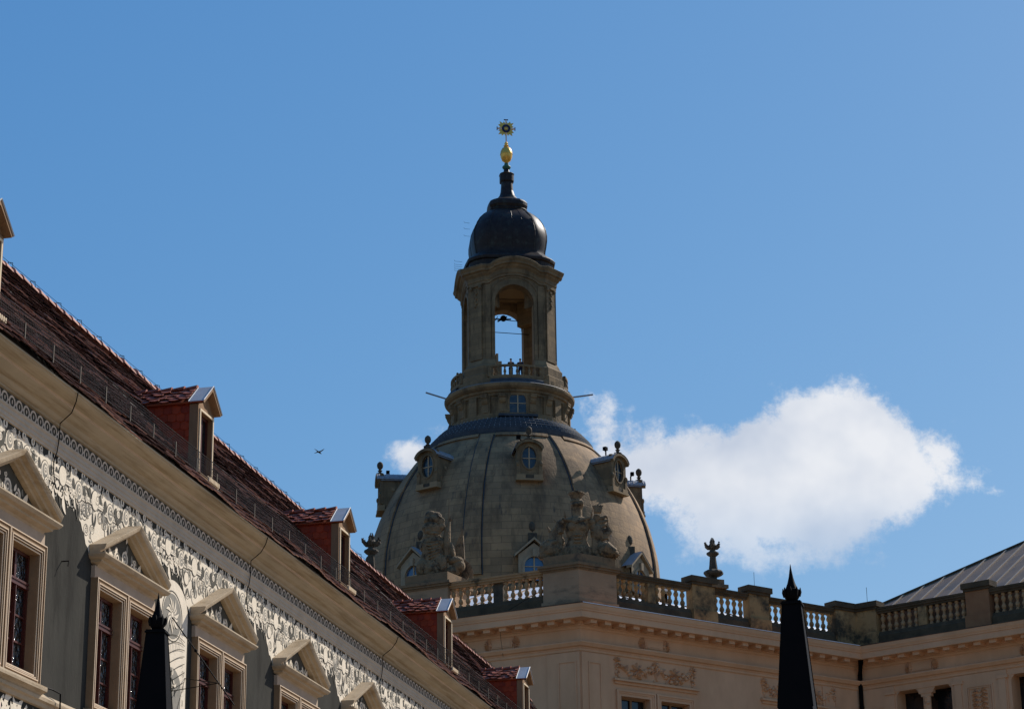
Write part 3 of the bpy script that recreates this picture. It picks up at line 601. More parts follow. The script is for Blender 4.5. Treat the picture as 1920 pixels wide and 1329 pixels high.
# dormers
DC = [29.92, 39.12, 47.83, 56.79, 65.72]
DF = 14.70
def zroof(d): return EZ+1.2297*(d-ED)
def make_dormer(c):
    hw = .415; zt = 14.93; zb = zroof(DF)-.05; ap = 15.34
    root_m = MB(lf)     # body: front frame with opening
    root_m.box((c-hw, DF, zb), (c-hw+.085, DF+.17, zt)); root_m.box((c+hw-.085, DF, zb), (c+hw, DF+.17, zt))
    root_m.box((c-hw+.085, DF, zt-.10), (c+hw-.085, DF+.17, zt)); root_m.box((c-hw+.085, DF-.03, zb), (c+hw-.085, DF+.17, zb+.10))
    root_m.prism([(0, 0)]*3, 0, 0) if False else None
    root_m.poly([(c-hw-.03, DF+.02, zt), (c+hw+.03, DF+.02, zt), (c, DF+.02, ap-.03)])
    d = root_m.build('dormer', M['wood'], left)
    q = MB(lf); f = .035
    a, e, z0, z1 = c-hw+.085, c+hw-.085, zb+.10, zt-.10
    q.box((a-.03, DF-.022, z0-.03), (a+.012, DF-.002, z1+.03)); q.box((e-.012, DF-.022, z0-.03), (e+.03, DF-.002, z1+.03)); q.box((a+.012, DF-.022, z1-.01), (e-.012, DF-.002, z1+.03))
    q.build('window_casing', M['pale'], d)
    q = MB(lf); q.box((a, DF+.09, z0), (a+.05, DF+.13, z1)); q.box((e-.05, DF+.09, z0), (e, DF+.13, z1)); q.box(((a+e)/2-.03, DF+.085, z0), ((a+e)/2+.03, DF+.13, z1)); q.box((a+.05, DF+.09, z1-.06), (e-.05, DF+.13, z1))
    sh = q.build('window_sash', M['sash'], d)
    q = MB(lf); q.quad((a, DF+.12, z0), (e, DF+.12, z0), (e, DF+.12, z1), (a, DF+.12, z1)); q.build('pane', M['glass_dark'], sh)
    # cheeks clad in red tiles
    dend = ED+(zt-EZ)/1.2297+.25
    for sg in (-1, 1):
        q = MB(lf); x = c+sg*(hw-.02)
        q.poly([(x, DF+.16, zb), (x, dend, zt+.03), (x, DF+.16, zt+.03)])
        O_ = Vector(lf(x, DF+.17, zb)); rr = random.Random(int(c*7)+sg)
        Wd = dend-DF-.17
        tiles(q2 := MB(), O_, (0, 1, 0), (0, 0, 1), (sg, 0, 0), Wd, zt-zb, .17, .15, rr, tilt=.022, th=.014, zj=.003, clip=lambda u, v: zb+v > zroof(DF+.17+u)-.30)
        q.V += q2.V and [tuple(p) for p in q2.V]; n0 = len(q.V)-len(q2.V)
        q.F += [tuple(i+n0 for i in ff) for ff in q2.F]; q.I += q2.I
        q.build('cheek', M['tiled'], d)
    # saddle roof
    ov = .055; rdg = ED+(ap-EZ)/1.2297+.15; q = MB()
    for sg in (-1, 1):
        eave = Vector((c+sg*(hw+ov)-LS0, DF-.10-LD, zt+.03)); ridge = Vector((c-LS0, DF-.10-LD, ap))
        back = Vector((0, 1, 0)); up = ridge-eave; L_ = up.length; up = up/L_
        nr = Vector((sg*(up.z), 0, abs(up.x)))
        de = ED+(zt+.03-EZ)/1.2297+.2-DF+.10; dr = rdg-DF+.10
        q.poly([tuple(eave), tuple(eave+back*de), tuple(ridge+back*dr), tuple(ridge)])
        q.poly([tuple(eave-nr*.03), tuple(eave+back*de-nr*.03), tuple(ridge+back*dr-nr*.03), tuple(ridge-nr*.03)])
        q.quad(tuple(eave), tuple(ridge), tuple(ridge-nr*.03), tuple(eave-nr*.03)); q.quad(tuple(eave), tuple(eave+back*de), tuple(eave+back*de-nr*.03), tuple(eave-nr*.03))
        rr = random.Random(int(c*5)+sg)
        tiles(q, eave+back*.28, back, up, nr, dr-.25, L_, .19, .135, rr, tilt=.035, th=.018, zj=.012, vfun=lambda u, v: .02+.018*sin(u*11+v*3), clip=lambda u, v, de=de, dr=dr, L_=L_: u < (de-.3)+(dr-de)*v/L_+.1)
    # ridge tiles of the dormer
    y = DF+.18
    while y < rdg:
        zz = ap+.015; r0, r1 = .075, .058
        q.loft([[(c+r0*cos(a)-LS0, y-LD, zz+r0*sin(a)) for a in [pi*k/6 for k in range(7)]], [(c+r1*cos(a)-LS0, y+.27-LD, zz-.02+r1*sin(a)) for a in [pi*k/6 for k in range(7)]]], close=False); y += .25
    r_ = q.build('dormer_roof', M['tiler'], d)
    q = MB(lf)
    for sg in (-1, 1):
        a0 = (c+sg*(hw+ov+.02), DF-.13, zt+.035); a1 = (c, DF-.13, ap+.035); b0 = (c+sg*(hw+ov+.02), DF+.17, zt+.035); b1 = (c, DF+.17, ap+.035)
        q.quad(a0, a1, b1, b0)
        dn = lambda p: (p[0], p[1], p[2]-.012)
        q.quad(dn(a0), dn(a1), dn(b1), dn(b0)); q.quad(a0, a1, dn(a1), dn(a0)); q.quad(b0, b1, dn(b1), dn(b0)); q.quad(a0, b0, dn(b0), dn(a0))
        q.tube([(a0[0], a0[1]-.0, a0[2]), (a1[0], a1[1], a1[2])], .012, 4); q.tube([(b0[0], b0[1], b0[2]), (b1[0], b1[1], b1[2])], .010, 4)
    q.build('metal_flashing', M['flash'], d)
    q = MB(lf)
    for sg in (-1, 1): q.poly([(c+sg*(hw+ov+.015), DF-.12, zt+.03), (c, DF-.12, ap+.02), (c, DF-.12, ap-.06), (c+sg*(hw+ov-.03), DF-.12, zt-.01)]); q.poly([(c+sg*(hw+ov+.015), DF-.10, zt+.03), (c, DF-.10, ap+.02), (c, DF-.10, ap-.06), (c+sg*(hw+ov-.03), DF-.10, zt-.01)]); q.quad((c+sg*(hw+ov-.03), DF-.12, zt-.01), (c, DF-.12, ap-.06), (c, DF+.02, ap-.06), (c+sg*(hw+ov-.03), DF+.02, zt-.01))
    q.build('bargeboard', M['wood'], d)
    q = MB(lf)      # small step grating on the tiles below
    for k in range(8): q.box((c-.26+k*.07, 14.50, zroof(14.50)+.12), (c-.225+k*.07, 14.53, zroof(14.50)+.20))
    q.box((c-.27, 14.53, zroof(14.50)+.11), (c+.30, 14.55, zroof(14.50)+.125)); q.box((c-.27, 14.53, zroof(14.50)+.20), (c+.30, 14.55, zroof(14.50)+.215))
    q.build('roof_step', M['pale'], left)
for c in DC: make_dormer(c)
# lightning conductors crossing the cove
for sc in (33.15, 42.35, 51.6, 60.6):
    b = MB(lf); b.tube([(sc-.55, 14.38, 13.17), (sc-.4, 14.47, 13.08), (sc-.12, 14.66, 13.0), (sc, 14.9, 12.88), (sc, 14.905, 12.6), (sc, 14.93, 12.4), (sc, 14.97, 12.3), (sc, 14.97, 12.12), (sc-.02, 14.93, 11.9), (sc, 14.9, 11.8)], .009, 5); b.build('lightning_conductor', M['iron'], left)
b = MB(lf); b.tube([(33.70, 15, 10.78), (33.70, 14.88, 10.78), (33.66, 14.87, 10.69)], .011, 5); b.build('wall_hook', M['iron'], left)
b = MB(lf); b.tube([(32.95, 14.98, 8.68), (33.3, 14.86, 8.66), (33.55, 14.84, 8.64), (33.57, 14.84, 8.2)], .013, 5); b.build('downlead_pipe', M['iron'], left)
# sundial
SC = 38.55
b = MB(lf)
def arch(u0, u1, z0, z1, d): # stadium-like tablet
    r = (u1-u0)/2; cx = (u0+u1)/2; return [(u0, d, z0), (u1, d, z0)]+[(cx+r*cos(a), d, z1-r*.75+r*.75*sin(a)) for a in [pi*k/16 for k in range(17)]]
b.mi = 0; b.poly(arch(SC-.72, SC+.72, 8.6, 11.60, 14.988)); b.mi = 1; disc(b, SC-.05, 10.95, .44, .40, 14.984, 32); b.mi = 2; disc(b, SC-.05, 10.95, .50, .455, 14.9835, 32, .955)
b.mi = 1; b.poly(arch(SC-.42, SC+.48, 8.6, 10.05, 14.984))
o = Orn(b, SC, R_); o.d = lambda k=[0]: (k.__setitem__(0, k[0]+1), 14.981-.0006*(k[0] % 40))[1]
o.disc(0, -.05, 10.97, .09); o.disc(3, -.05, 10.97, .07, .8)
for k in range(14):
    a = 2*pi*k/14; o.leaf(0, -.05+.09*cos(a), 10.97+.09*sin(a), .17 if k % 2 else .24, a, .25, .5)
for k in range(7): o.strip(3, [(-.62+1.2*t, 10.42-k*.11+.16*sin(2.6*t-.4*k)+.10*t) for t in [i/12 for i in range(13)]], .006)
for k in range(9): a = -pi*.12-k*pi*.76/8; o.strip(3, [(-.05+.5*cos(a), 10.93+.46*sin(a)), (-.05+(.62)*cos(a), 10.93+.60*sin(a))], .006)
for k in range(14): o.leaf(3 if k % 2 else 0, R_.uniform(-.3, .35), R_.uniform(9.6, 9.98), .12, R_.uniform(0, 6), .4, 1)
# numerals along the right border
def stroke(u, z, pts, w=.008): o.strip(3, [(u+a*.08, z+b_*.11) for a, b_ in pts], w)
zz = 9.98
for ch in ('V', 'V', 'I', 'I'):
    if ch == 'V': stroke(.58, zz, [(-.5, 1), (0, 0), (.5, 1)])
    else: stroke(.58, zz, [(0, 0), (0, 1)])
    zz -= .26
for k in range(18): o.strip(3, [(.50, 10.15-k*.075), (.53, 10.15-k*.075)], .004)
sun_d = b.build('sundial', [M['cream'], M['mid'], M['ink'], M['iron2'] if 'iron2' in M else M['wallgrey']], left)
b = MB(lf)
root = (38.50, 15.0, 10.95); j = (38.27, 14.0, 9.66); e = tuple(root[i]+(j[i]-root[i])*1.32 for i in range(3))
b.tube([root, e], .011, 6); ball = tuple(root[i]+(j[i]-root[i])*.52 for i in range(3)); b.ell(ball, (.03, .03, .03))
b.tube([(39.22, 15, 9.98), j], .008, 5); b.tube([(38.54, 15, 9.62), j], .008, 5); b.tube([(39.22, 14.98, 9.98), (38.6, 14.97, 8.9)], .004, 4)
b.build('gnomon', M['iron'], sun_d)

# ================================================================== PALACE (rendered wing with balustrade)
def az2(a): return Vector((sin(radians(a)), cos(radians(a))))
K = Vector((2.39, 82.966)); dA = -az2(-62.4); dB = az2(53.6); dC = az2(128.8)
J = K+dB*13.8
PATH = [K-dA*14.5, K, J, J+dC*16]
nA = Vector((dA.y, -dA.x)); nB = Vector((dB.y, -dB.x)); nC = Vector((dC.y, -dC.x))
pal = thing('palace', 'pink beige palace wing with blackened stone balustrade, stucco festoons and deep bracketed cornice', 'building', (K.x, K.y, 0))
def pw(x, y, z): return (x-K.x, y-K.y, z)
def fA(u, o, z): p = K-dA*u+nA*o; return (p.x-K.x, p.y-K.y, z)
def fB(u, o, z): p = K+dB*u+nB*o; return (p.x-K.x, p.y-K.y, z)
def fC(u, o, z): p = J+dC*u+nC*o; return (p.x-K.x, p.y-K.y, z)
W_ = -.75
# openings
hB = []
for u0 in (2.28, 9.42): hB += [(u0, u0+1.36, 15.2, 17.87), (u0+1.88, u0+3.24, 15.2, 17.87)]
hC = [(1.02, 3.42, 15.5, 19.08), (5.95, 8.35, 15.5, 19.08), (10.9, 13.3, 15.5, 19.08)]
jA = offset_path(PATH, W_)
uA0 = 0; 
b = MB()
b.tf = lambda u, o, z: fA(u, o, z); holes_wall(b, .0, 14.5, 0, 19.34, [], W_, -.3)
bB = MB(fB)
# corner and inner-corner coordinates of the wall plane along B
def uB_of(p): return (Vector(p)-K).dot(dB)
uB0, uB1 = uB_of(jA[1]), uB_of(jA[2]); uC0 = (Vector(jA[2])-J).dot(dC); uA1 = -(Vector(jA[1])-K).dot(dA)
b = MB(fA); b.quad((uA1, W_, 0), (14.5, W_, 0), (14.5, W_, 19.34), (uA1, W_, 19.34))
b.tf = fB; holes_wall(b, uB0, uB1, 0, 19.34, hB, W_, -.35)
b.tf = fC; holes_wall(b, uC0, 16, 0, 19.34, hC, W_, -.7)
wall = b.build('wall', M['palace'], pal)
b = MB(lambda x, y, z: pw(x, y, z))
sweep(b, PATH, [(W_, 19.30), (W_+.05, 19.34), (W_+.05, 19.42), (W_+.07, 19.43), (W_+.07, 19.47), (W_+.16, 19.50), (W_+.20, 19.56), (W_+.24, 19.61), (W_+.24, 19.65), (W_, 19.72), (W_, 20.13), (W_+.04, 20.16), (W_+.06, 20.22), (W_+.12, 20.25), (W_+.12, 20.29)])
b.build('frieze', M['palace'], pal)
b = MB(lambda x, y, z: pw(x, y, z))
sweep(b, PATH, [(W_+.10, 20.285), (W_+.12, 20.40), (-.10, 20.405), (-.09, 20.42), (-.09, 20.64), (-.06, 20.65), (-.05, 20.70), (-.02, 20.75), (.0, 20.83), (.0, 20.90), (-.02, 20.915), (-1.3, 21.05)])
corn = b.build('cornice', M['palace'], pal)
b = MB(lambda x, y, z: pw(x, y, z)); sweep(b, PATH, [(-.015, 20.895), (.022, 20.895), (.022, 20.93), (-.25, 20.955)]); b.build('gutter_edge', M['sanddark'], pal)
b = MB(fB); b.quad((.02, .026, 20.897), (13.75, .026, 20.897), (13.75, .030, 20.925), (.02, .030, 20.925)); b.build('gutter_lip', M['whiteroof'], pal)
# modillions
def mod(b, f, u): b.tf = f; b.box((u-.14, W_+.12, 20.272), (u+.14, -.22, 20.402)); b.box((u-.15, W_+.12, 20.385), (u+.15, -.20, 20.404))
for f, us in ((fA, [.72+.66*k for k in range(20)]), (fB, [.70+.66*k for k in range(20)]), (fC, [.30+.66*k for k in range(22)])):
    for u in us:
        if f is fB and u > 13.4: continue
        b = MB(); mod(b, f, u); b.build('modillion', M['palace'], corn)
# pilasters and sunk panels (raised frames)
def frame_panel(b, f, u0, u1, z0, z1, o, w=.05, t=.03):
    b.tf = f
    for a in ((u0, u0+w, z0, z1), (u1-w, u1, z0, z1), (u0+w, u1-w, z1-w, z1)): b.box((a[0], o, a[2]), (a[1], o+t, a[3]))
b = MB(fB); b.box((uB0+.02, W_+.0, 0), (1.75, W_+.05, 19.30)); frame_panel(b, fB, .78, 1.36, 15, 18.98, W_+.05)
b.tf = fA; b.box((uA1+.02, W_, 0), (1.80, W_+.05, 19.30)); frame_panel(b, fA, .62, 1.36, 15, 18.98, W_+.05)
b.build('pilaster', M['palace'], pal)
b = MB(fA); b.box((4.9, W_, 0), (6.2, W_+.05, 19.30)); b.build('pilaster', M['palace'], pal)
b = MB(fB); b.box((12.3, W_, 0), (13.2, W_+.05, 19.30)); frame_panel(b, fB, 12.4, 13.0, 15, 18.98, W_+.05); b.build('pilaster', M['palace'], pal)
# relief helpers
def blob(b, u, o, z, r, q=.6):
    q *= 1.9 
    rings = []; nu, nv = 8, 5
    for j in range(nv+1):
        th = pi*.5*(j+.05)/(nv+.05); rings.append([(u+r*sin(th)*cos(2*pi*i/nu), o+r*q*cos(th), z+r*sin(th)*sin(2*pi*i/nu)) for i in range(nu)])
    b.loft(rings, True, False)
def relief_leaf(b, u, o, z, l, a, w=.4, h=.05):
    h *= 2.2; w *= .8
    pr = []
    for i in range(6):
        t = i/5; ww = l*w*.5*sin(pi*(t*.85+.1)); cx, cz = u+l*t*cos(a), z+l*t*sin(a); nx, nz_ = -sin(a)*ww, cos(a)*ww
        pr.append([(cx+nx, o, cz+nz_), (cx, o+h*(1-.3*t), cz), (cx-nx, o, cz-nz_)])
    b.loft(pr, False, False)
def festoon(b, u0, u1, z, o, rnd):
    n = 2; w = (u1-u0)
    cols = [u0+.15, (u0+u1)/2, u1-.15]
    for c in cols:   # hanging drops
        for k in range(9): zz = z-.08-k*.058; blob(b, c+rnd.uniform(-.07, .07), o, zz, rnd.uniform(.035, .065))
        for k in range(8): relief_leaf(b, c, o, z-.05-k*.05, rnd.uniform(.10, .2), rnd.uniform(0, 6.28), .5, .05)
        for k in range(5): relief_leaf(b, c, o, z, .17, .3+k*.62, .4, .06)
    for a, e in zip(cols, cols[1:]):
        for k in range(46):
            t = rnd.random(); x = a+(e-a)*t; dz = -.42*(1-(2*t-1)**2)*(.8+.4*rnd.random())
            blob(b, x+rnd.uniform(-.03, .03), o, z+dz+rnd.uniform(-.05, .08), rnd.uniform(.035, .09), .7)
            if k % 2: relief_leaf(b, x, o, z+dz, rnd.uniform(.12, .25), rnd.uniform(0, 6.28), .45, .06)
        for k in range(8): relief_leaf(b, (a+e)/2, o, z-.25, .28, k*.8, .4, .07)
def cartouche(b, u, z, o):
    b.box((u-.42, o, z-.14), (u+.42, o+.035, z+.14)); b.box((u-.36, o+.03, z-.09), (u+.36, o+.05, z+.09))
    for sg in (-1, 1):
        for k in range(9): relief_leaf(b, u+sg*.50, o, z+.0, .24, (0 if sg > 0 else pi)+(-1.5+k*.375), .38, .06)
        blob(b, u+sg*.48, o, z, .07)
rf = random.Random(11)
festB = [(1.98, 5.88), (9.12, 13.0)]
for a, e in festB:
    b = MB(fB); festoon(b, a, e, 19.12, W_, rf); b.build('festoon', M['palace'], pal, smooth=True)
for f, us in ((fB, [3.9, 11.05]), (fA, [3.65, 9.0]), (fC, [2.22, 7.15, 12.1])):
    for u in us: b = MB(f); cartouche(b, u, 19.90, W_); b.build('cartouche', M['palace'], pal, smooth=False)
# windows on B
for u0 in (2.28, 9.42):
    b = MB(fB)
    b.box((u0-.30, W_, 18.30), (u0+3.62, W_+.06, 18.40)); b.box((u0-.36, W_, 18.40), (u0+3.68, W_+.16, 18.47)); b.box((u0-.33, W_, 18.47), (u0+3.65, W_+.10, 18.50))
    for k in (0, 1):
        a, e = u0+k*1.88, u0+1.36+k*1.88
        for w0, w1, t in ((.0, .10, .03), (.10, .16, .055), (.16, .23, .085)):
            b.box((a-w1, W_, 15), (a-w0, W_+t, 17.87+w1)); b.box((e+w0, W_, 15), (e+w1, W_+t, 17.87+w1)); b.box((a-w0, W_, 17.87+w0), (e+w0, W_+t, 17.87+w1))
    sur = b.build('window_surround', M['palace'], pal)
    for k in (0, 1):
        a, e = u0+k*1.88, u0+1.36+k*1.88; b = MB(fB)
        for x0, x1 in ((a, a+.06), ((a+e)/2-.04, (a+e)/2+.04), (e-.06, e)): b.box((x0, W_-.33, 15.2), (x1, W_-.27, 17.87))
        b.box((a+.06, W_-.325, 17.0), (e-.06, W_-.275, 17.08)); b.box((a+.06, W_-.325, 17.81), (e-.06, W_-.275, 17.87)); fr = b.build('window_frame', M['wood'], sur)
        b = MB(fB); b.quad((a, W_-.34, 15.2), (e, W_-.34, 15.2), (e, W_-.34, 17.87), (a, W_-.34, 17.87)); b.build('window_pane', M['glass_dark'], fr)
# loggia openings on C with herm columns
for u0 in (1.02, 5.95, 10.9):
    b = MB(fC); b.quad((u0-.2, W_-.69, 15), (u0+2.6, W_-.69, 15), (u0+2.6, W_-.69, 19.3), (u0-.2, W_-.69, 19.3)); b.build('dark_glazing', M['glass_dark'], pal)
    b = MB(fC)
    cx = u0+1.27       # central baluster-like column with bracket
    b.box((cx-.30, W_-.25, 18.86), (cx+.30, W_-.02, 19.08)); b.box((cx-.22, W_-.22, 18.74), (cx+.22, W_-.04, 18.86))
    b.prism([(cx-.13, W_-.2), (cx+.13, W_-.2), (cx+.16, W_-.08), (cx, W_+.0), (cx-.16, W_-.08)], 15, 18.74)
    for k in range(10): blob(b, cx+rf.uniform(-.1, .1), W_-.10, 18.66-k*.09, .08, .9)
    for sg in (-1, 1):  # curved corner brackets of the two lights
        for (x, d_) in ((u0 if sg < 0 else u0+2.40, -sg),): b.poly([(x, W_-.02, 19.08), (x+d_*.16, W_-.02, 19.08), (x+d_*.10, W_-.02, 19.03), (x+d_*.04, W_-.02, 18.97), (x, W_-.02, 18.88)])
        x = cx+sg*.30; b.poly([(x, W_-.03, 19.08), (x+sg*.14, W_-.03, 19.08), (x+sg*.05, W_-.03, 19.0), (x, W_-.03, 18.86)])
    b.build('herm_column', M['palace'], pal, smooth=False)
for u0 in (3.55, 8.50):
    b = MB(fC); b.box((u0, W_, 0), (u0+2.25, W_+.05, 19.30)); b.box((u0-.05, W_, 18.98), (u0+.42, W_+.11, 19.10)); b.box((u0+1.82, W_, 18.98), (u0+2.30, W_+.11, 19.10))
    b.box((u0+.05, W_, 0), (u0+.34, W_+.09, 18.98)); b.box((u0+1.90, W_, 0), (u0+2.2, W_+.09, 18.98))
    frame_panel(b, fC, u0+.52, u0+1.66, 15, 18.86, W_+.05, .06); frame_panel(b, fC, u0+.62, u0+1.56, 15.1, 18.76, W_+.05, .03, .045)
    b.build('pilaster', M['palace'], pal)
    b = MB(fC)
    for k in range(7):
        zz = 18.60-k*.18
        for sg in (-1, 1):
            for q in range(4): relief_leaf(b, u0+1.09+sg*.08, W_+.05, zz, .13+.05*q, (pi/2-sg*(.5+q*.5)), .42, .05)
            blob(b, u0+1.09+sg*.2, W_+.05, zz-.05, .05)
        blob(b, u0+1.09, W_+.05, zz, .06)
    b.build('panel_relief', M['palace'], pal)
b = MB(fC); b.box((uC0+.02, W_, 0), (.95, W_+.05, 19.30)); b.box((.55, W_, 18.98), (1.0, W_+.11, 19.10)); frame_panel(b, fC, .02, .50, 15, 18.55, W_+.05)
for k in range(5): relief_leaf(b, .26, W_+.05, 18.30, .16, k*1.25, .4, .05)
b.build('pilaster', M['palace'], pal)
# rainwater pipe in the inner corner
b = MB(); p = offset_path(PATH, W_+.13)[2]; q0 = (p.x-K.x, p.y-K.y)
p2 = offset_path(PATH, -.2)[2]
b.lathe((q0[0], q0[1], 0), [(.085, 0), (.085, 19.3)], 10); b.tube([(q0[0], q0[1], 19.3), (q0[0], q0[1]-.02, 19.9), (p2.x-K.x, p2.y-K.y, 20.40)], [.085, .09, .10], 8)
for zz in (16.5, 18.6): b.lathe((q0[0], q0[1], 0), [(.10, zz), (.10, zz+.07)], 10)
b.build('downpipe', M['iron'], pal, smooth=True)
b = MB(fA); b.tube([(3.55, -.62, 19.4), (3.5, -.3, 20.3), (2.95, .02, 20.95), (2.2, -.85, 21.7)], .008, 4); b.build('stay_wire', M['iron'], pal)

# parapet: plinth, piers, rail, balusters
PO = -.98
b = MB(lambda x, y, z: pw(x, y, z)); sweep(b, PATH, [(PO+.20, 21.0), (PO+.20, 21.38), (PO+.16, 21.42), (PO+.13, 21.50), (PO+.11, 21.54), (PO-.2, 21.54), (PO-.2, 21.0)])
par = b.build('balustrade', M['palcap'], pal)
railp = [(PO-.17, 22.27), (PO+.13, 22.27), (PO+.14, 22.32), (PO+.19, 22.36), (PO+.19, 22.42), (PO+.22, 22.44), (PO+.22, 22.51), (PO-.19, 22.53), (PO-.19, 22.27)]
def rail(f, u0, u1, m_):
    b = MB(f)
    for (o0, z0), (o1, z1) in zip(railp, railp[1:]): b.quad((u0, o0, z0), (u1, o0, z0), (u1, o1, z1), (u0, o1, z1))
    b.poly([(u0, o, z) for o, z in railp[:-1]]); b.poly([(u1, o, z) for o, z in railp[:-1]]); b.build('handrail', m_, par)
def pier(f, u0, u1, m_, z1=22.27, t=.13, m2=None, cap=None):
    b = MB(f); b.box((u0, PO-.16, 21.54), (u1, PO+t, z1)); b.box((u0-.04, PO-.18, 21.0), (u1+.04, PO+t+.08, 21.55)) if cap else None
    o = b.build('pier', m_, par)
    if cap:
        b = MB(f); b.box((u0-.06, PO-.22, z1), (u1+.06, PO+t+.06, z1+.10)); b.box((u0-.12, PO-.28, z1+.10), (u1+.12, PO+t+.12, z1+cap)); b.build('pier_cap', m2 or M['palcap'], o)
    return o
bal0 = None
bprof = [(.085, 21.54), (.085, 21.60), (.062, 21.62), (.055, 21.645), (.075, 21.68), (.097, 21.735), (.092, 21.79), (.060, 21.85), (.045, 21.885), (.058, 21.895), (.058, 21.915), (.045, 21.925), (.060, 21.96), (.092, 22.02), (.097, 22.075), (.075, 22.13), (.055, 22.165), (.062, 22.19), (.085, 22.21), (.085, 22.27)]
def balusters(f, u0, u1, m_, n):
    base = None
    for k in range(n):
        u = u0+(u1-u0)*(k+.5)/n; p = f(u, PO, 0)
        if base is None:
            q = MB(); q.lathe((0, 0, 0), bprof, 12); base = q.build('baluster', m_, par, smooth=True, loc=p)
        else: dupe(base, par, loc=p)
# A side
rail(fA, 1.95, 6.0, M['palrail']); balusters(fA, 2.0, 3.72, M['palrail'], 6); pier(fA, 3.72, 4.12, M['sanddark'], t=.0); balusters(fA, 4.12, 5.95, M['palrail'], 6)
rail(fA, 8.6, 14.4, M['palrail']); balusters(fA, 8.7, 14.3, M['palrail'], 18)
# B side
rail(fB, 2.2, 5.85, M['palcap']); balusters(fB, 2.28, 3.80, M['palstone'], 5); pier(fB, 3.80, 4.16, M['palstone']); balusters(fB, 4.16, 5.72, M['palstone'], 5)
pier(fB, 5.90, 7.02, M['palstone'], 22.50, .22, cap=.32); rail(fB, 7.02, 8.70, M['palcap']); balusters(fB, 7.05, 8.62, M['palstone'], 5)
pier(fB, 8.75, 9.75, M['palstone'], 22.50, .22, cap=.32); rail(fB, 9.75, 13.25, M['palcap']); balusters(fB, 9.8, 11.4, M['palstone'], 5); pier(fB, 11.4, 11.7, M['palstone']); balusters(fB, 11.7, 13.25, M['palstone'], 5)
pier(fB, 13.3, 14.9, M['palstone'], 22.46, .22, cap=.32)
# C side
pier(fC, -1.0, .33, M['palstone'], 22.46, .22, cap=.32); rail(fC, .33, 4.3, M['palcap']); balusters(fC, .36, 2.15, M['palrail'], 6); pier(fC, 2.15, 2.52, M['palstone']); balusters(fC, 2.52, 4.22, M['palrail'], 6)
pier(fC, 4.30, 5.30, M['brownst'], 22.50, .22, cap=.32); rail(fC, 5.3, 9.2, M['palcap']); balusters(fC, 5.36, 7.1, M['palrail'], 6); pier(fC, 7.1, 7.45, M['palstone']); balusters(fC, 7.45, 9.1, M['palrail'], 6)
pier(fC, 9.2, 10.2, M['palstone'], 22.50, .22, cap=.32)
# corner pedestals carrying the trophies
def prism_pts(b, pts, z0, z1): b.prism([(p.x-K.x, p.y-K.y) for p in pts], z0, z1)
def ped(poly, z0, z1, name):
    b = MB(); prism_pts(b, offset_path(poly, 0, True), z0, z1-.38); prism_pts(b, offset_path(poly, .05, True), z0-.02, z0+.22)
    o = b.build(name, M['palace2'], par); b = MB(); prism_pts(b, offset_path(poly, .04, True), z1-.38, z1-.32); prism_pts(b, offset_path(poly, .10, True), z1-.32, z1-.24); prism_pts(b, offset_path(poly, .15, True), z1-.24, z1-.14)
    b.build('pedestal_cap', M['palcapw'], o)
    b = MB(); prism_pts(b, offset_path(poly, -.02, True), z1-.14, z1+.22); b.build('pedestal_block', M['palcapw'], o); return o
M['palace2'] = mat('pedestal_render', (.25, .185, .125), (.33, .25, .175), scale=1, bump=.3, dark=(.16, .13, .095), dscale=1.2, streak=(.6, .6, 2), dlo=.52, dhi=.68)
M['palcapw'] = mat('weathered_capstone', (.14, .105, .065), (.22, .165, .105), scale=1.5, bump=.4, dark=(.06, .055, .045), dscale=1.5)
P3 = lambda f, u, o: Vector(f(u, o, 0)[:2])+K
cn = offset_path(PATH, -.72)[1]
poly1 = [P3(fA, 1.92, -.72), cn, P3(fB, 2.20, -.72), P3(fB, 2.20, -2.2), P3(fA, 1.92, -2.2)]
ped(poly1, 21.0, 22.72, 'corner_pedestal')
poly2 = [P3(fA, 7.80, -.72), P3(fA, 5.92, -.72), P3(fA, 5.92, -2.4), P3(fA, 7.80, -2.4)]
ped(poly2, 21.0, 22.72, 'pedestal')
for f, u in ((fB, 9.25), (fC, -.15), (fC, 9.7)):
    b = MB(f); b.tube([(u, PO, 22.75), (u, PO, 23.45)], .010, 4); b.build('lightning_rod', M['iron'], pal)
# roofs behind the balustrade
b = MB(lambda x, y, z: pw(x, y, z)); sweep(b, PATH[:3]+[J+dC*.4], [(-1.35, 21.06), (-1.9, 21.10), (-9.0, 24.08), (-9.2, 0)])
b.build('sheet_roof', M['whiteroof'], pal)
b = MB()
for f, u1 in ((fA, 14), (fB, 16)):
    b.tf = f; u = .9
    while u < u1:
        e = min(8.9, u/.66)
        if e > 2.3:
            ze = 21.12+(e-1.95)*.42; b.loft([[(u-.02, -1.95, 21.12), (u+.02, -1.95, 21.12), (u+.02, -1.95, 21.17), (u-.02, -1.95, 21.17)], [(u-.02, -e, ze), (u+.02, -e, ze), (u+.02, -e, ze+.05), (u-.02, -e, ze+.05)]])
        u += 1.15
b.build('sheet_roof_seams', M['metroof'], pal)
HS = .615; z0 = 22.95-.5*HS
b = MB(fC); top = 7.5
b.poly([(-.42, -1.5, z0), (16, -1.5, z0), (16, -1.5-top, z0+HS*top), (-.42+top, -1.5-top, z0+HS*top)])
b.poly([(-.42, -1.5, z0), (-.42+top, -1.5-top, z0+HS*top), (-.42, -1.5-2*top, z0)])
b.poly([(-.42, -1.5-2*top, z0), (16, -1.5-2*top, z0), (16, -1.5-top, z0+HS*top), (-.42+top, -1.5-top, z0+HS*top)])
b.quad((-.42, -1.5, z0), (16, -1.5, z0), (16, -1.5, 20.9), (-.42, -1.5, 20.9)); b.quad((-.42, -1.5, z0), (-.42, -1.5-2*top, z0), (-.42, -1.5-2*top, 15), (-.42, -1.5, 15))
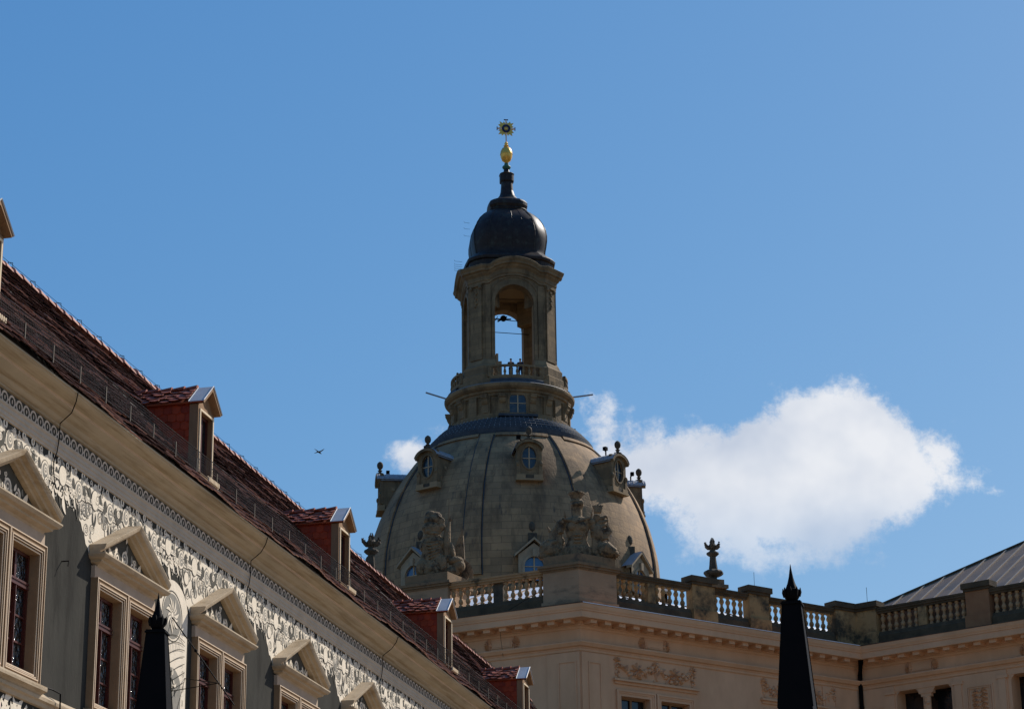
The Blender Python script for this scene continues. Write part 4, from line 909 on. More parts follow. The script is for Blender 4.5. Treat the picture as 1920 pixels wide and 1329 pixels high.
hr = b.build('hipped_roof', M['metroof'], pal)
b = MB(fC); u = -.42+.45
nn_ = Vector((0, HS, 1)).normalized()
while u < 16:
    L_ = min(top, u+.42)
    a = (u, -1.5, z0); e = (u, -1.5-L_, z0+HS*L_); h = .05
    b.loft([[(u-.018, a[1], a[2]), (u+.018, a[1], a[2]), (u+.018, a[1], a[2]+h), (u-.018, a[1], a[2]+h)], [(u-.018, e[1], e[2]), (u+.018, e[1], e[2]), (u+.018, e[1], e[2]+h), (u-.018, e[1], e[2]+h)]]); u += .62
b.build('roof_seam', M['metseam'], hr)
b = MB(fC); b.tube([(-.42, -1.5, z0+.02), (-.42+top, -1.5-top, z0+HS*top+.02), (16, -1.5-top, z0+HS*top+.02)], .06, 6); b.build('ridge_capping', M['palcap'], hr)

# stone finials on the parapet
def finial(label, loc, s=1.0):
    t = thing('stone_finial', label, 'finial', loc, .4, 'flaming stone urns on the palace parapet')
    b = MB(); b.box((-.42, -.42, 0), (.42, .42, .14)); b.box((-.30, -.30, .14), (.30, .30, .36)); b.build('plinth', M['palcapw'], t)
    b = MB(); b.lathe((0, 0, 0), [(.20, .36), (.16, .40), (.13, .46), (.15, .50)], 14); 
    b.loft([[((r*(1+.10*(k % 2 if z_ > .52 and r > .2 else 0)))*cos(2*pi*k/20), (r*(1+.10*(k % 2 if r > .2 else 0)))*sin(2*pi*k/20), z_) for k in range(20)] for r, z_ in ((.15, .50), (.27, .54), (.35, .61), (.36, .68), (.31, .74), (.25, .77), (.17, .80))])
    b.build('gadrooned_bowl', M['sanddark'], t, smooth=False)
    b = MB(); b.loft([[(r*(1-.12*(k % 2))*cos(2*pi*k/20), r*(1-.12*(k % 2))*sin(2*pi*k/20), z_) for k in range(20)] for r, z_ in ((.16, .80), (.17, .86), (.15, 1.0), (.13, 1.2), (.12, 1.32))]); b.lathe((0, 0, 0), [(.12, 1.32), (.19, 1.36), (.25, 1.42), (.24, 1.47), (.15, 1.52), (.10, 1.58), (.12, 1.62)], 16)
    b.build('fluted_stem', M['sanddark'], t, smooth=False)
    b = MB(); b.lathe((0, 0, 0), [(.10, 1.60), (.17, 1.67), (.18, 1.74), (.12, 1.82), (.06, 1.92), (.02, 2.0)], 10)
    for k in range(6):
        a = k*pi/3; pts = [(.08*cos(a), .08*sin(a), 1.64), (.20*cos(a), .20*sin(a), 1.68), (.29*cos(a), .29*sin(a), 1.76), (.32*cos(a), .32*sin(a), 1.86), (.27*cos(a), .27*sin(a), 1.88)]
        b.tube(pts, [.05, .07, .06, .04, .015], 6)
    for k in range(4): a = k*pi/2+.4; b.tube([(.05*cos(a), .05*sin(a), 1.78), (.09*cos(a), .09*sin(a), 1.92), (.03*cos(a+.5), .03*sin(a+.5), 2.08)], [.05, .04, .008], 5)
    b.build('flame', M['sanddark'], t, smooth=False)
    t.scale = (s, s, s)
    return t
p = P3(fB, 7.22, PO-.05); finial('dark stone urn finial on the balustrade right of the dome', (p.x, p.y, 22.50), .98)
p = P3(fA, 9.42, PO); finial('dark stone urn finial rising behind the red tiled roof', (p.x, p.y, 22.55), 1.15)

# trophies (stone arms and armour)
def carve(o, vox=.028, disp=.03, ts=.16):
    vox *= .66; disp *= .8; ts *= .55
    r = o.modifiers.new('fuse', 'REMESH'); r.mode = 'VOXEL'; r.voxel_size = vox; r.use_smooth_shade = True
    tx = bpy.data.textures.new('chisel', 'CLOUDS'); tx.noise_scale = ts; tx.noise_depth = 3
    d = o.modifiers.new('chisel', 'DISPLACE'); d.texture = tx; d.strength = disp; d.mid_level = .5; d.texture_coords = 'LOCAL'
RX = lambda a: Matrix.Rotation(a, 3, 'X'); RY = lambda a: Matrix.Rotation(a, 3, 'Y'); RZ_ = lambda a: Matrix.Rotation(a, 3, 'Z')
q0 = Vector(((cn.x, cn.y)))+Vector((0, 1.05))
tr = thing('armour_trophy', 'carved stone trophy of a cuirass with cloak, helmet and shields on the corner pedestal', 'sculpture', (q0.x, q0.y, 22.92), 0)
b = MB()   # cuirass: lofted torso, broad shoulders, waist, skirt
sec = [(.0, .62, .40), (.25, .55, .36), (.55, .42, .30), (.72, .36, .27), (.95, .40, .29), (1.25, .47, .32), (1.45, .52, .31), (1.56, .44, .26), (1.64, .22, .18)]
b.loft([[(w*cos(2*pi*k/20)*(1+.05*cos(8*pi*k/20)*(z < .7)), d*sin(2*pi*k/20), z) for k in range(20)] for z, w, d in sec])
for k in range(11): a = -pi*.9+k*pi*.8/10; b.ell((.50*cos(a), .36*sin(a), .22), (.075, .07, .26))
for sg in (-1, 1): b.ell((sg*.17, -.27, 1.22), (.18, .10, .17)); b.ell((sg*.52, -.02, 1.42), (.19, .2, .16)); b.tube([(sg*.54, -.02, 1.40), (sg*.62, -.05, 1.12), (sg*.60, -.1, .98)], [.15, .13, .11], 8)
for k in range(3): b.ell((0, -.29, .62+.13*k), (.16, .06, .05))
o = b.build('cuirass', M['sculpt'], tr); carve(o)
b = MB()
for k in range(8): t = k/7; b.tube([(-.55+.25*t, -.22, 1.52-.04*sin(pi*t)), (-.1+.1*t, -.34, 1.40-.05*k*.4), (.45+.02*k, -.25, 1.54)], .045, 6) if k < 4 else None
for k in range(9): x = -.62-.05*k+.02; b.tube([(-.5-.02*k, .05, 1.50), (-.62-.045*k, -.02, .95), (-.62-.075*k, -.1+.04*sin(k), .38), (-.58-.09*k, -.12, .02)], [.06, .08, .09, .08], 6)
for k in range(7): b.tube([(.5+.015*k, .05, 1.45), (.60+.02*k, -.06, .9), (.58+.06*k, -.12, .30), (.64+.06*k, -.12, .02)], [.05, .07, .08, .07], 6)
o = b.build('cloak', M['sculpt'], tr); carve(o, .028, .02)
b = MB()   # fluted neck, helmet and flaring crest
b.loft([[(r*(1+.07*(k % 2))*cos(2*pi*k/24), r*(1+.07*(k % 2))*sin(2*pi*k/24), z) for k in range(24)] for r, z in ((.23, 1.58), (.20, 1.66), (.20, 1.92), (.23, 2.0))])
b.ell((.02, -.02, 2.08), (.27, .29, .13)); b.lathe((0, 0, 0), [(.20, 2.12), (.24, 2.22), (.19, 2.30), (.24, 2.42), (.30, 2.52), (.31, 2.57), (.24, 2.55)], 18)
for k in range(6): a = k*1.05; b.ell((.26*cos(a), .26*sin(a), 2.53), (.07, .07, .05))
b.ell((.17, -.22, 2.12), (.10, .09, .11))
o = b.build('helmet', M['sculpt'], tr); carve(o, .024, .012)
b = MB()   # shields and spoils on the left
b.ell((-1.02, -.05, .38), (.42, .22, .40), RY(.3)); b.ell((-1.02, -.2, .38), (.24, .12, .22)); b.ell((-.75, .1, .72), (.30, .25, .26)); b.ell((-1.25, 0, .15), (.22, .22, .15)); b.ell((-.9, -.1, .62), (.2, .2, .12), RY(-.5))
b.tube([(-.72, .05, .86), (-.92, .03, .98), (-1.02, .0, 1.12), (-1.08, 0, 1.26), (-1.14, 0, 1.30)], [.09, .075, .06, .04, .012], 7)
for k in range(7): b.ell((-1.02+.34*cos(k*.9), -.16, .38+.32*sin(k*.9)), (.07, .06, .07))
o = b.build('shield', M['sculpt'], tr); carve(o, .03, .05, .12)
b = MB()   # gauntlet, eagle wings and cannon on the right
b.tube([(.55, .05, 1.2), (.72, .02, 1.5), (.78, .0, 1.70)], [.16, .13, .15], 8)
for k in range(5): a = -.9+k*.45; b.tube([(.80+.04*k-.1, 0, 1.78), (.80+.16*sin(a), 0, 1.98), (.80+.24*sin(a), 0, 2.13-.03*abs(k-2))], [.07, .055, .035], 6)
for k in range(6): b.tube([(.72, 0, 1.5-.12*k), (.98, -.02, 1.58-.16*k), (1.10+.04*(k % 2), -.02, 1.66-.17*k), (1.16, 0, 1.50-.17*k)], [.09, .08, .06, .02], 6)
for k in range(5): b.tube([(.85, 0, .75-.02*k), (1.12, 0, .90+.05*k), (1.30-.04*k, 0, 1.10+.07*k)], [.09, .07, .03], 6)
b.ell((.75, -.02, 1.0), (.26, .2, .38))
o = b.build('eagle_wings', M['sculpt'], tr); carve(o, .028, .04, .12)
b = MB(); b.ell((1.05, -.1, .33), (.36, .28, .32), RY(.4)); b.ell((1.30, -.05, .20), (.24, .2, .17)); b.tube([(1.0, -.2, .45), (1.35, -.15, .20)], [.24, .2], 10)
for k in range(6): a = -1+k*.4; b.tube([(1.25, -.05, .2), (1.25+.34*cos(a), -.05, .2+.28*sin(a))], [.08, .015], 5)
o = b.build('cannon_barrel', M['sculpt'], tr); carve(o, .028, .04, .14)
b = MB(); b.tube([(-.34, .3, 1.2), (-.42, .3, 1.75)], .025, 6); b.tube([(-.42, .3, 1.72), (-.43, .3, 1.80), (-.46, .3, 2.02)], [.05, .045, .004], 6); b.tube([(-.55, .25, 1.3), (-.85, .25, 1.62)], [.05, .02], 6); b.tube([(.5, .2, 1.5), (.62, .2, 2.05)], [.04, .008], 6)
b.build('spears', M['sculpt'], tr)

c2 = P3(fA, 6.80, -1.5)
tr = thing('plumed_helmet_trophy', 'carved stone trophy of a plumed helmet over armour with rolled banners on the left pedestal', 'sculpture', (c2.x-.22, c2.y, 22.92), 0); tr.scale = (.92, 1.0, 1.08)
b = MB()
for (x, y, z, r) in ((-.02, 0, 2.28, .26), (.18, 0, 2.24, .26), (.34, 0, 2.08, .22), (-.16, -.05, 2.10, .19), (.08, -.1, 2.12, .24), (.38, 0, 1.86, .2), (.32, 0, 2.0, .22)): b.ell((x, y, z), (r, .2, r*.72))
for k in range(5): b.tube([(-.12+.08*k, -.12, 1.98), (-.08+.1*k, -.16, 2.22), (.06+.09*k, -.12, 2.34-.05*k)], .07, 6)
o = b.build('plume', M['sculpt'], tr); carve(o, .028, .04, .1)
b = MB(); b.ell((.0, -.02, 1.80), (.38, .32, .30)); b.ell((-.22, -.14, 1.76), (.20, .16, .13), RY(.5)); b.ell((.24, .0, 1.76), (.2, .2, .22)); b.ell((-.10, -.24, 1.66), (.16, .10, .09)); b.ell((.05, -.1, 1.58), (.28, .24, .09))
o = b.build('helmet', M['sculpt'], tr); carve(o, .026, .03, .1)
b = MB()
for k in range(4): b.lathe((.02, -.02, 0), [(.20+.03*k, 1.50-.07*k), (.26+.03*k, 1.485-.07*k), (.22+.03*k, 1.45-.07*k)], 16)
b.ell((.05, 0, 1.30), (.46, .34, .24)); b.ell((.02, 0, 1.48), (.40, .30, .16))
for k in range(7): b.tube([(-.42+.02*k, -.25, 1.25-.05*k), (-.1, -.36, 1.12-.12*k), (.34, -.28, 1.22-.10*k)], .035, 5); b.ell((.38, 0, 1.25), (.2, .22, .2)); b.ell((-.34, 0, 1.15), (.16, .2, .2))
b.loft([[(.05+w*cos(2*pi*k/16), .32*sin(2*pi*k/16), z) for k in range(16)] for z, w in ((.0, .62), (.35, .62), (.7, .52), (1.0, .44), (1.25, .36))])
b.ell((-.35, -.15, .35), (.30, .25, .34)); b.ell((.35, -.15, .45), (.32, .25, .40))
o = b.build('cuirass', M['sculpt'], tr); carve(o, .03, .07, .16)
b = MB(); b.ell((.0, -.35, .28), (.34, .10, .28)); b.ell((.0, -.42, .28), (.14, .08, .12))
for k in range(10): a = k*.63; b.ell((.30*cos(a), -.36, .28+.25*sin(a)), (.06, .06, .06))
for k in range(6): b.tube([(-.55+.06*k, -.2, .05), (-.62+.1*k, -.25, .28), (-.45+.08*k, -.25, .42)], .05, 6)
o = b.build('shield', M['sculpt'], tr); carve(o, .026, .04, .1)
b = MB(); b.tube([(.62, 0, .75), (.60, 0, 1.3), (.66, 0, 1.7), (.74, 0, 2.05)], [.17, .20, .14, .05], 9); b.tube([(.75, .05, .5), (.72, .05, 2.05), (.725, .05, 2.9)], [.03, .028, .008], 6); b.tube([(.74, 0, 2.0), (.80, 0, 2.12), (.79, 0, 2.28)], [.05, .06, .006], 6)
b.ell((.86, 0, .95), (.13, .2, .36), RY(-.2)); b.ell((.68, 0, .72), (.24, .2, .16))
o = b.build('rolled_banner', M['sculpt'], tr); carve(o, .024, .03, .12)
b = MB(); b.ell((1.0, -.05, .62), (.34, .24, .16)); b.ell((1.12, -.05, .42), (.28, .24, .25)); b.ell((.85, -.05, .22), (.35, .25, .18)); b.tube([(1.28, 0, .6), (1.34, 0, .42), (1.3, 0, .3)], .05, 6)
o = b.build('cannon_barrel', M['sculpt'], tr); carve(o, .028, .04, .12)
b = MB(); b.tube([(.75, .05, .5), (.72, .05, 2.05), (.725, .05, 2.95)], [.032, .03, .010], 6); b.tube([(.74, 0, 2.0), (.80, 0, 2.12), (.79, 0, 2.32)], [.05, .06, .008], 6); b.build('spear', M['sculpt'], tr)
b = MB()     # spread stone flag standing edge-on with scrolled foot
fl = [(.95, .0), (1.45, .0), (1.52, .12), (1.66, .02), (1.70, .30), (1.62, .50), (1.48, .66), (1.36, .72), (1.33, 1.2), (1.30, 1.62), (1.22, 1.72), (1.10, 1.50), (.98, 1.25), (.9, .8)]
fr_ = [b.v(x, .25, z) for x, z in fl]; bk = [b.v(x+.02, .36, z) for x, z in fl]; b.f(*fr_); b.f(*bk[::-1])
for i in range(len(fl)): j = (i+1) % len(fl); b.f(fr_[i], fr_[j], bk[j], bk[i])
b.tube([(1.26, .3, 1.65), (1.27, .3, 1.8), (1.28, .3, 1.98)], [.06, .05, .004], 6); b.tube([(1.33, .30, .72), (1.55, .30, .62), (1.68, .30, .32), (1.66, .30, .02)], .05, 6)
b.build('stone_flag', M['sandlight2'] if 'sandlight2' in M else M['sculpt'], tr)

# ================================================================== DARK BRONZE OBELISKS
def obelisk(label, x, y, ztip, rz, w=.27):
    t = thing('bronze_obelisk', label, 'obelisk', (x, y, 0), rz, 'dark bronze obelisks in the courtyard')
    zc_ = ztip-.42
    def sq(r, z): return [(r, r, z), (-r, r, z), (-r, -r, z), (r, -r, z)]
    b = MB(); b.loft([sq(.095, zc_-.03), sq(.095+.080*1.1*1.0, zc_-1.16), sq(.30, zc_-2.4)]); b.box((-.36, -.36, zc_-2.5), (.36, .36, zc_-2.4)); b.box((-.31, -.31, 0), (.31, .31, zc_-2.5)); b.box((-.45, -.45, 0), (.45, .45, .4))
    for sg in (-1, 1):
        for s2 in (-1, 1): b.tube([(sg*.093, s2*.093, zc_-.03), (sg*(.095+.080*1.1), s2*(.095+.088), zc_-1.16)], .009, 5)
    b.build('shaft', M['iron'], t)
    b = MB(); b.box((-.112, -.112, zc_-.035), (.112, .112, zc_-.015)); b.box((-.10, -.10, zc_-.015), (.10, .10, zc_)); b.build('collar', M['iron'], t)
    b = MB(); b.lathe((0, 0, 0), [(.035, zc_), (.055, zc_+.01), (.078, zc_+.05), (.085, zc_+.10), (.082, zc_+.135), (.07, zc_+.14)], 14)
    for k in range(8):
        a = k*pi/4; b.tube([(.078*cos(a), .078*sin(a), zc_+.06), (.090*cos(a), .090*sin(a), zc_+.11), (.094*cos(a), .094*sin(a), zc_+.155)], [.016, .018, .004], 5)
    b.build('leaf_cup', M['iron'], t, smooth=True)
    b = MB(); b.lathe((0, 0, 0), [(.074, zc_+.13), (.060, zc_+.165), (.042, zc_+.21), (.026, zc_+.27), (.014, zc_+.34), (.002, zc_+.42)], 14); b.build('spike', M['iron'], t, smooth=True)
    return t
obelisk('dark bronze obelisk with spiked tip in front of the beige palace wing', 2.97, 24.82, 7.76, -.25)
obelisk('dark bronze obelisk with spiked tip in front of the painted facade windows', -3.86, 25.0, 7.58, -.08)

# ================================================================== CHURCH (great stone dome with lantern)
ch = thing('domed_church', 'great grey brown stone dome with arcaded lantern, dark copper cap and golden cross', 'church', (-.28, 200, 0), radians(8.0))
def pol(r, ph, z): # ph: degrees, 0 = towards the viewer, positive to the right
    a = radians(ph); return (r*sin(a), -r*cos(a), z)
def arcf(c_phi):   # local frame of a bay: (x to the right, r outward, z)
    a = radians(c_phi); return lambda x, r, z: (x*cos(a)+r*sin(a), x*sin(a)-r*cos(a), z)
DOME = [(13.3, 46.2), (13.25, 46.6), (12.75, 46.8), (12.75, 47.6), (12.74, 49.3), (12.66, 50.5), (12.53, 51.4), (12.3, 52.5), (11.97, 53.8), (11.52, 55.1), (10.95, 56.4), (10.36, 57.5), (9.72, 58.5), (8.98, 59.5), (8.42, 60.15), (7.75, 60.85), (7.25, 61.35)]
b = MB(); b.lathe((0, 0, 0), DOME, 96, caps=False); dome = b.build('dome', M['dome'], ch, smooth=True)
# smooth interpolation along the dome shell
def rdome(z):
    for (r0, z0), (r1, z1) in zip(DOME[3:], DOME[4:]):
        if z0 <= z <= z1: return r0+(r1-r0)*(z-z0)/(z1-z0)
    return DOME[-1][0]
for k in range(8):       # ribs between the bays
    c = 22.5+45*k; b = MB(); rows = []
    for i in range(33):
        z = 47.2+(61.1-47.2)*i/32; r = rdome(z); w = .80-.25*(i/32)
        da = math.degrees(w/r)
        rows.append([pol(r-.05, c-da, z), pol(r+.20, c-da, z), pol(r+.24, c-da*.92, z), pol(r+.24, c, z), pol(r+.24, c+da*.92, z), pol(r+.20, c+da, z), pol(r-.05, c+da, z)])
    b.loft(rows, False, True); b.build('rib', M['dome'], dome)
for k in range(8):       # slim lead roll beside each rib, and top band of each field
    c = 22.5+45*k; b = MB(); pts = []
    for sg in (-1, 1):
        pts = []
        for i in range(33):
            z = 47.2+(61.0-47.2)*i/32; r = rdome(z); w = .87-.25*(i/32); pts.append(pol(r+.05, c+sg*math.degrees(w/r), z))
        b.tube(pts, .055, 5)
    b.build('lead_roll', M['slate'], dome)
    b = MB(); rows = []
    for i in range(17):
        ph = 45*k-16.8+33.6*i/16; rows.append([pol(rdome(60.9)+.0, ph, 60.9), pol(rdome(60.9)+.16, ph, 60.92), pol(rdome(61.1)+.16, ph, 61.22), pol(7.0, ph, 61.3)])
    b.loft(rows, False, False); b.build('field_band', M['dome'], dome)
# stepped lead ring under the drum
b = MB(); b.lathe((0, 0, 0), [(7.30, 61.30), (7.34, 61.42), (7.36, 61.75), (7.20, 61.80), (7.18, 62.0), (6.92, 62.08), (6.9, 62.3), (6.65, 62.4), (6.6, 62.62), (6.35, 62.72), (6.3, 62.9), (5.95, 63.05), (5.2, 63.35)], 96, caps=False); b.build('lead_ring_roof', M['slate'], ch, smooth=False)
b = MB()
for k in range(96): a = 360*k/96; b.tube([pol(7.22, a, 61.85), pol(6.0, a, 63.12)], .022, 4)
b.build('lead_seams', M['zinc'], ch)
# drum
b = MB()
b.lathe((0, 0, 0), [(5.35, 63.2), (5.35, 63.7), (5.15, 63.75), (5.12, 65.35)], 96, caps=False); drum = b.build('drum', M['sand'], ch, smooth=True)
b = MB(); b.lathe((0, 0, 0), [(5.13, 65.3), (5.25, 65.36), (5.28, 65.55), (5.42, 65.62), (5.45, 65.80), (5.62, 65.9), (5.76, 66.06), (5.80, 66.2), (5.80, 66.32), (5.74, 66.36), (4.6, 66.62)], 96, caps=False); b.build('drum_cornice', M['sand'], drum, smooth=False)
b = MB(); b.lathe((0, 0, 0), [(5.76, 66.365), (5.72, 66.41), (4.5, 66.68)], 96, caps=False); b.build('ledge_flashing', M['zinc'], drum)
def arch_prof(w, z0, zs, rise, n=12): # outline left-bottom, up, over, right-bottom
    return [(-w, z0)]+[(-w*cos(pi*k/n), zs+rise*sin(pi*k/n)) for k in range(n+1)]+[(w, z0)]
def arch_slab(b, f, x0, x1, z0, z1, w, zb, zs, rise, r_in, r_out, n=14, ztop=None):
    """slab with an arched hole; ztop(x) gives the (curved) upper edge"""
    ztop = ztop or (lambda x: z1); tf0 = b.tf; b.tf = f
    xs = [x0, -w]+[-w*cos(pi*k/n) for k in range(1, n)]+[w, x1]
    def low(x): return z0 if abs(x) >= w-1e-6 else zs+rise*sqrt(max(0, 1-(x/w)**2))
    for a, e in zip(xs, xs[1:]):
        side = a >= w-1e-6 or e <= -w+1e-6
        la = z0 if side else (zs if abs(abs(a)-w) < 1e-6 else low(a)); le = z0 if side else (zs if abs(abs(e)-w) < 1e-6 else low(e))
        for r in (r_in, r_out): b.quad((a, r, la), (e, r, le), (e, r, ztop(e)), (a, r, ztop(a)))
        if not side: b.quad((a, r_in, la), (e, r_in, le), (e, r_out, le), (a, r_out, la))
        b.quad((a, r_in, ztop(a)), (e, r_in, ztop(e)), (e, r_out, ztop(e)), (a, r_out, ztop(a)))
    for sx in (-w, w): b.quad((sx, r_in, z0), (sx, r_out, z0), (sx, r_out, zs), (sx, r_in, zs))
    b.tf = tf0
def arch_ring(b, f, w0, w1, z0, zs, r0, r1, rise0=None, rise1=None, n=14):
    rise0 = rise0 or w0; rise1 = rise1 or w1; tf0 = b.tf; b.tf = f
    A = arch_prof(w0, z0, zs, rise0, n); B = arch_prof(w1, z0, zs, rise1, n)
    for i in range(len(A)-1):
        for r in (r1,): b.quad((A[i][0], r, A[i][1]), (A[i+1][0], r, A[i+1][1]), (B[i+1][0], r, B[i+1][1]), (B[i][0], r, B[i][1]))
        b.quad((A[i][0], r0, A[i][1]), (A[i+1][0], r0, A[i+1][1]), (A[i+1][0], r1, A[i+1][1]), (A[i][0], r1, A[i][1]))
        b.quad((B[i][0], r0, B[i][1]), (B[i+1][0], r0, B[i+1][1]), (B[i+1][0], r1, B[i+1][1]), (B[i][0], r1, B[i][1]))
    b.tf = tf0
for k in range(8):
    ph = 45*k; f = arcf(ph)
    if k % 2 == 0: b = MB(f); b.box((-1.7, 4.6, 63.3), (1.7, 5.62, 63.52)); b.build('window_apron', M['slate'], drum)
    if k % 2 == 1: b = MB(f); b.box((-.42, 5.0, 63.3), (.42, 5.34, 65.32)); b.build('pilaster', M['sand'], drum)
    if k % 2 == 0: b = MB(f); arch_ring(b, f, .72, .98, 63.75, 64.85, 4.9, 5.24); b.build('window_surround', M['sand'], drum)
    b = MB(f); pr = arch_prof(.72, 63.75, 64.85, .72)
    if k % 2 == 0: b.poly([(x, 5.16, z) for x, z in pr]); gl = b.build('drum_window', M['glass_up'], drum)
    if k % 2 == 0: b = MB(f); b.box((-.05, 5.165, 63.75), (.05, 5.22, 65.5)); b.box((-.70, 5.165, 64.55), (-.05, 5.21, 64.62)); b.box((.05, 5.165, 64.55), (.70, 5.21, 64.62)); b.build('window_bars', M['winbar'], gl)
    for dp in (14, 31):
        f2 = arcf(ph+dp); b = MB(f2); b.box((-.42, 5.0, 63.3), (.42, 5.34, 65.32)); b.box((-.30, 5.34, 63.8), (.30, 5.40, 64.6)); b.build('pilaster', M['sand'], drum)
        b = MB(f2)
        b.loft([[(x, r, z) for r, z in ((5.33, 65.30), (5.72, 65.30), (5.74, 65.12), (5.62, 64.98), (5.60, 64.80), (5.50, 64.62), (5.40, 64.55), (5.33, 64.6))] for x in (-.27, .27)]); b.box((-.30, 5.33, 65.30), (.30, 5.76, 65.40))
        b.build('console', M['sand'], drum)
# window-cleaning davits: long steel bars pointing out to both sides
ca = radians(8)
for sx in (-1, 1):
    b = MB(); b.tube([(sx*5.6*cos(ca), -sx*5.6*sin(ca), 66.72), (sx*7.45*cos(ca), -sx*7.45*sin(ca), 66.95 if sx > 0 else 67.35)], .075, 6); b.tube([(sx*5.5*cos(ca), -sx*5.5*sin(ca), 66.3), (sx*5.5*cos(ca), -sx*5.5*sin(ca), 66.75)], .08, 6)
    b.build('davit_beam', M['zinc'], ch)
b = MB(); b.tube([pol(4.6, -75, 68.3), pol(5.3, -85, 66.9)], .02, 4); b.build('stay_wire', M['iron'], ch)

# lantern: four corner pillars, four arched walls
A_, Wd = 3.84, 2.66; OW = 1.74; ZP, ZS, RISE = 67.0, 74.35, 1.72; TH = 1.15
CRN = [(-Wd, A_), (Wd, A_), (A_, Wd), (A_, -Wd), (Wd, -A_), (-Wd, -A_), (-A_, -Wd), (-A_, Wd)]   # (x, outward) order, turned below
b = MB(); b.lathe((0, 0, 0), [(5.3, 66.5), (5.3, 67.0), (0.1, 67.02)], 64, caps=False); lan = b.build('lantern_floor', M['sand'], ch)
def ztp(x): return 77.15
for k in range(4):
    f = arcf(90*k)
    b = MB(f)      # pillar to the right of each opening: L-shaped plan
    pl = [(OW, A_-.02), (Wd, A_-.02), (A_-.02, Wd), (A_-.02, OW), (A_-TH, OW), (A_-TH-.0, A_-TH-.55), (A_-TH-.55, A_-TH), (OW, A_-TH)]
    b.prism(pl, ZP, ZS); pil = b.build('lantern_pillar', M['sand'], ch)
    b = MB(f)      # base plinths with splayed top
    p0 = [(OW-.02, A_+.0), (Wd, A_+.0), (A_, Wd), (A_, OW-.02), (A_-TH, OW-.02), (OW-.02, A_-TH)]
    gro = lambda t: [(OW-.02, A_+t), (Wd+t*.42, A_+t), (A_+t, Wd+t*.42), (A_+t, OW-.02), (A_-TH, OW-.02), (OW-.02, A_-TH)]
    b.loft([[(x, r, z) for x, r in gro(t)] for t, z in ((.62, 66.4), (.62, 67.45), (.50, 67.55), (.50, 68.25), (.34, 68.45), (.22, 68.75), (.08, 69.0), (.02, 69.3))])
    b.build('pillar_plinth', M['sand'], pil)
    a45 = arcf(90*k+45); rc = (Wd+A_)/sqrt(2)
    b = MB(a45); b.box((-.58, rc-.3, 69.2), (.58, rc+.14, 75.9)); b.box((-.66, rc-.3, 69.0), (.66, rc+.20, 69.3)); b.box((-.66, rc-.2, 75.9), (.66, rc+.22, 76.15)); b.build('diagonal_pilaster', M['sand'], pil)
    b = MB(a45)    # capital with volutes and hanging drop
    for sg in (-1, 1): b.ell((sg*.50, rc+.22, 75.75), (.17, .12, .17)); 
    for q in range(7): b.ell(((q%2-.5)*.12, rc+.18, 75.5-q*.24), (.15-.008*q, .10, .14))
    b.box((-.60, rc+.1, 75.85), (.60, rc+.30, 76.0)); b.build('capital', M['sanddark'] if False else M['sand'], pil)
    for sx in (-1, 1):   # face pilaster strips next to the opening
        b = MB(f); x0, x1 = sorted((sx*(OW+.38), sx*(Wd-.08))); b.box((x0, A_-.1, 69.0), (x1, A_+.10, 76.0)); b.build('pilaster', M['sand'], pil)
    b = MB(f); arch_slab(b, f, -Wd, Wd, ZS, 77.2, OW, ZS, ZS, RISE, A_-TH, A_-.02); b.tf = f
    pcs = b.build('arch_wall', M['sand'], ch)
    b = MB(); arch_ring(b, f, OW, OW+.30, 68.6, ZS, A_-.15, A_+.08, RISE, RISE+.30); b.build('archivolt', M['sand'], pcs)
    b = MB(); arch_ring(b, f, OW+.46, OW+.58, ZS-.1, ZS+.25, A_-.15, A_+.05, RISE+.46, RISE+.58); b.build('outer_archivolt', M['sand'], pcs)
    b = MB(a45); b.box((-.9, A_-TH-.2, ZS), (.9, rc-.02, 77.2)); b.build('corner_block', M['sand'], pcs)
    # inner plaster reveal
    b = MB(f); b.box((OW-.012, A_-TH-.02, 68.9), (OW+.02, A_-.25, ZS)); b.build('fresh_reveal', M['sandlight'], pil)
    b = MB(f); b.box((-OW-.02, A_-TH-.02, 68.9), (-OW+.012, A_-.25, ZS)); b.build('fresh_reveal', M['sandlight'], pil)
b = MB(); b.prism([(x, y) for x, y in [(A_-.3, Wd-.3), (Wd-.3, A_-.3), (-Wd+.3, A_-.3), (-A_+.3, Wd-.3), (-A_+.3, -Wd+.3), (-Wd+.3, -A_+.3), (Wd-.3, -A_+.3), (A_-.3, -Wd+.3)]], 76.75, 77.05); b.build('lantern_ceiling', M['sandlight'], ch)
# waving cornice around the lantern
pathc, zf = [], []
def face_pts(k):
    f = arcf(90*k); out = []
    for i in range(25):
        x = -Wd+2*Wd*i/24; q = max(0, 1-(abs(x)/2.25)**2); out.append((f(x, A_, 0)[:2], 0.85*q**.75 if q > 0 else 0))
    return out
for k in range(4):
    for p, z in face_pts(k): pathc.append(p); zf.append(z)
# order must run so that the outside is on the right-hand side
cprof = [(-.02, 76.05), (.12, 76.08), (.12, 76.30), (.18, 76.34), (.20, 76.72), (.28, 76.80), (.42, 76.92), (.46, 77.05), (.66, 77.12), (.68, 77.28), (.80, 77.45), (.84, 77.62), (.80, 77.66), (-.3, 77.95)]
b = MB(); sweep(b, pathc, cprof, True, zf)
b.build('waving_cornice', M['sand'], ch)
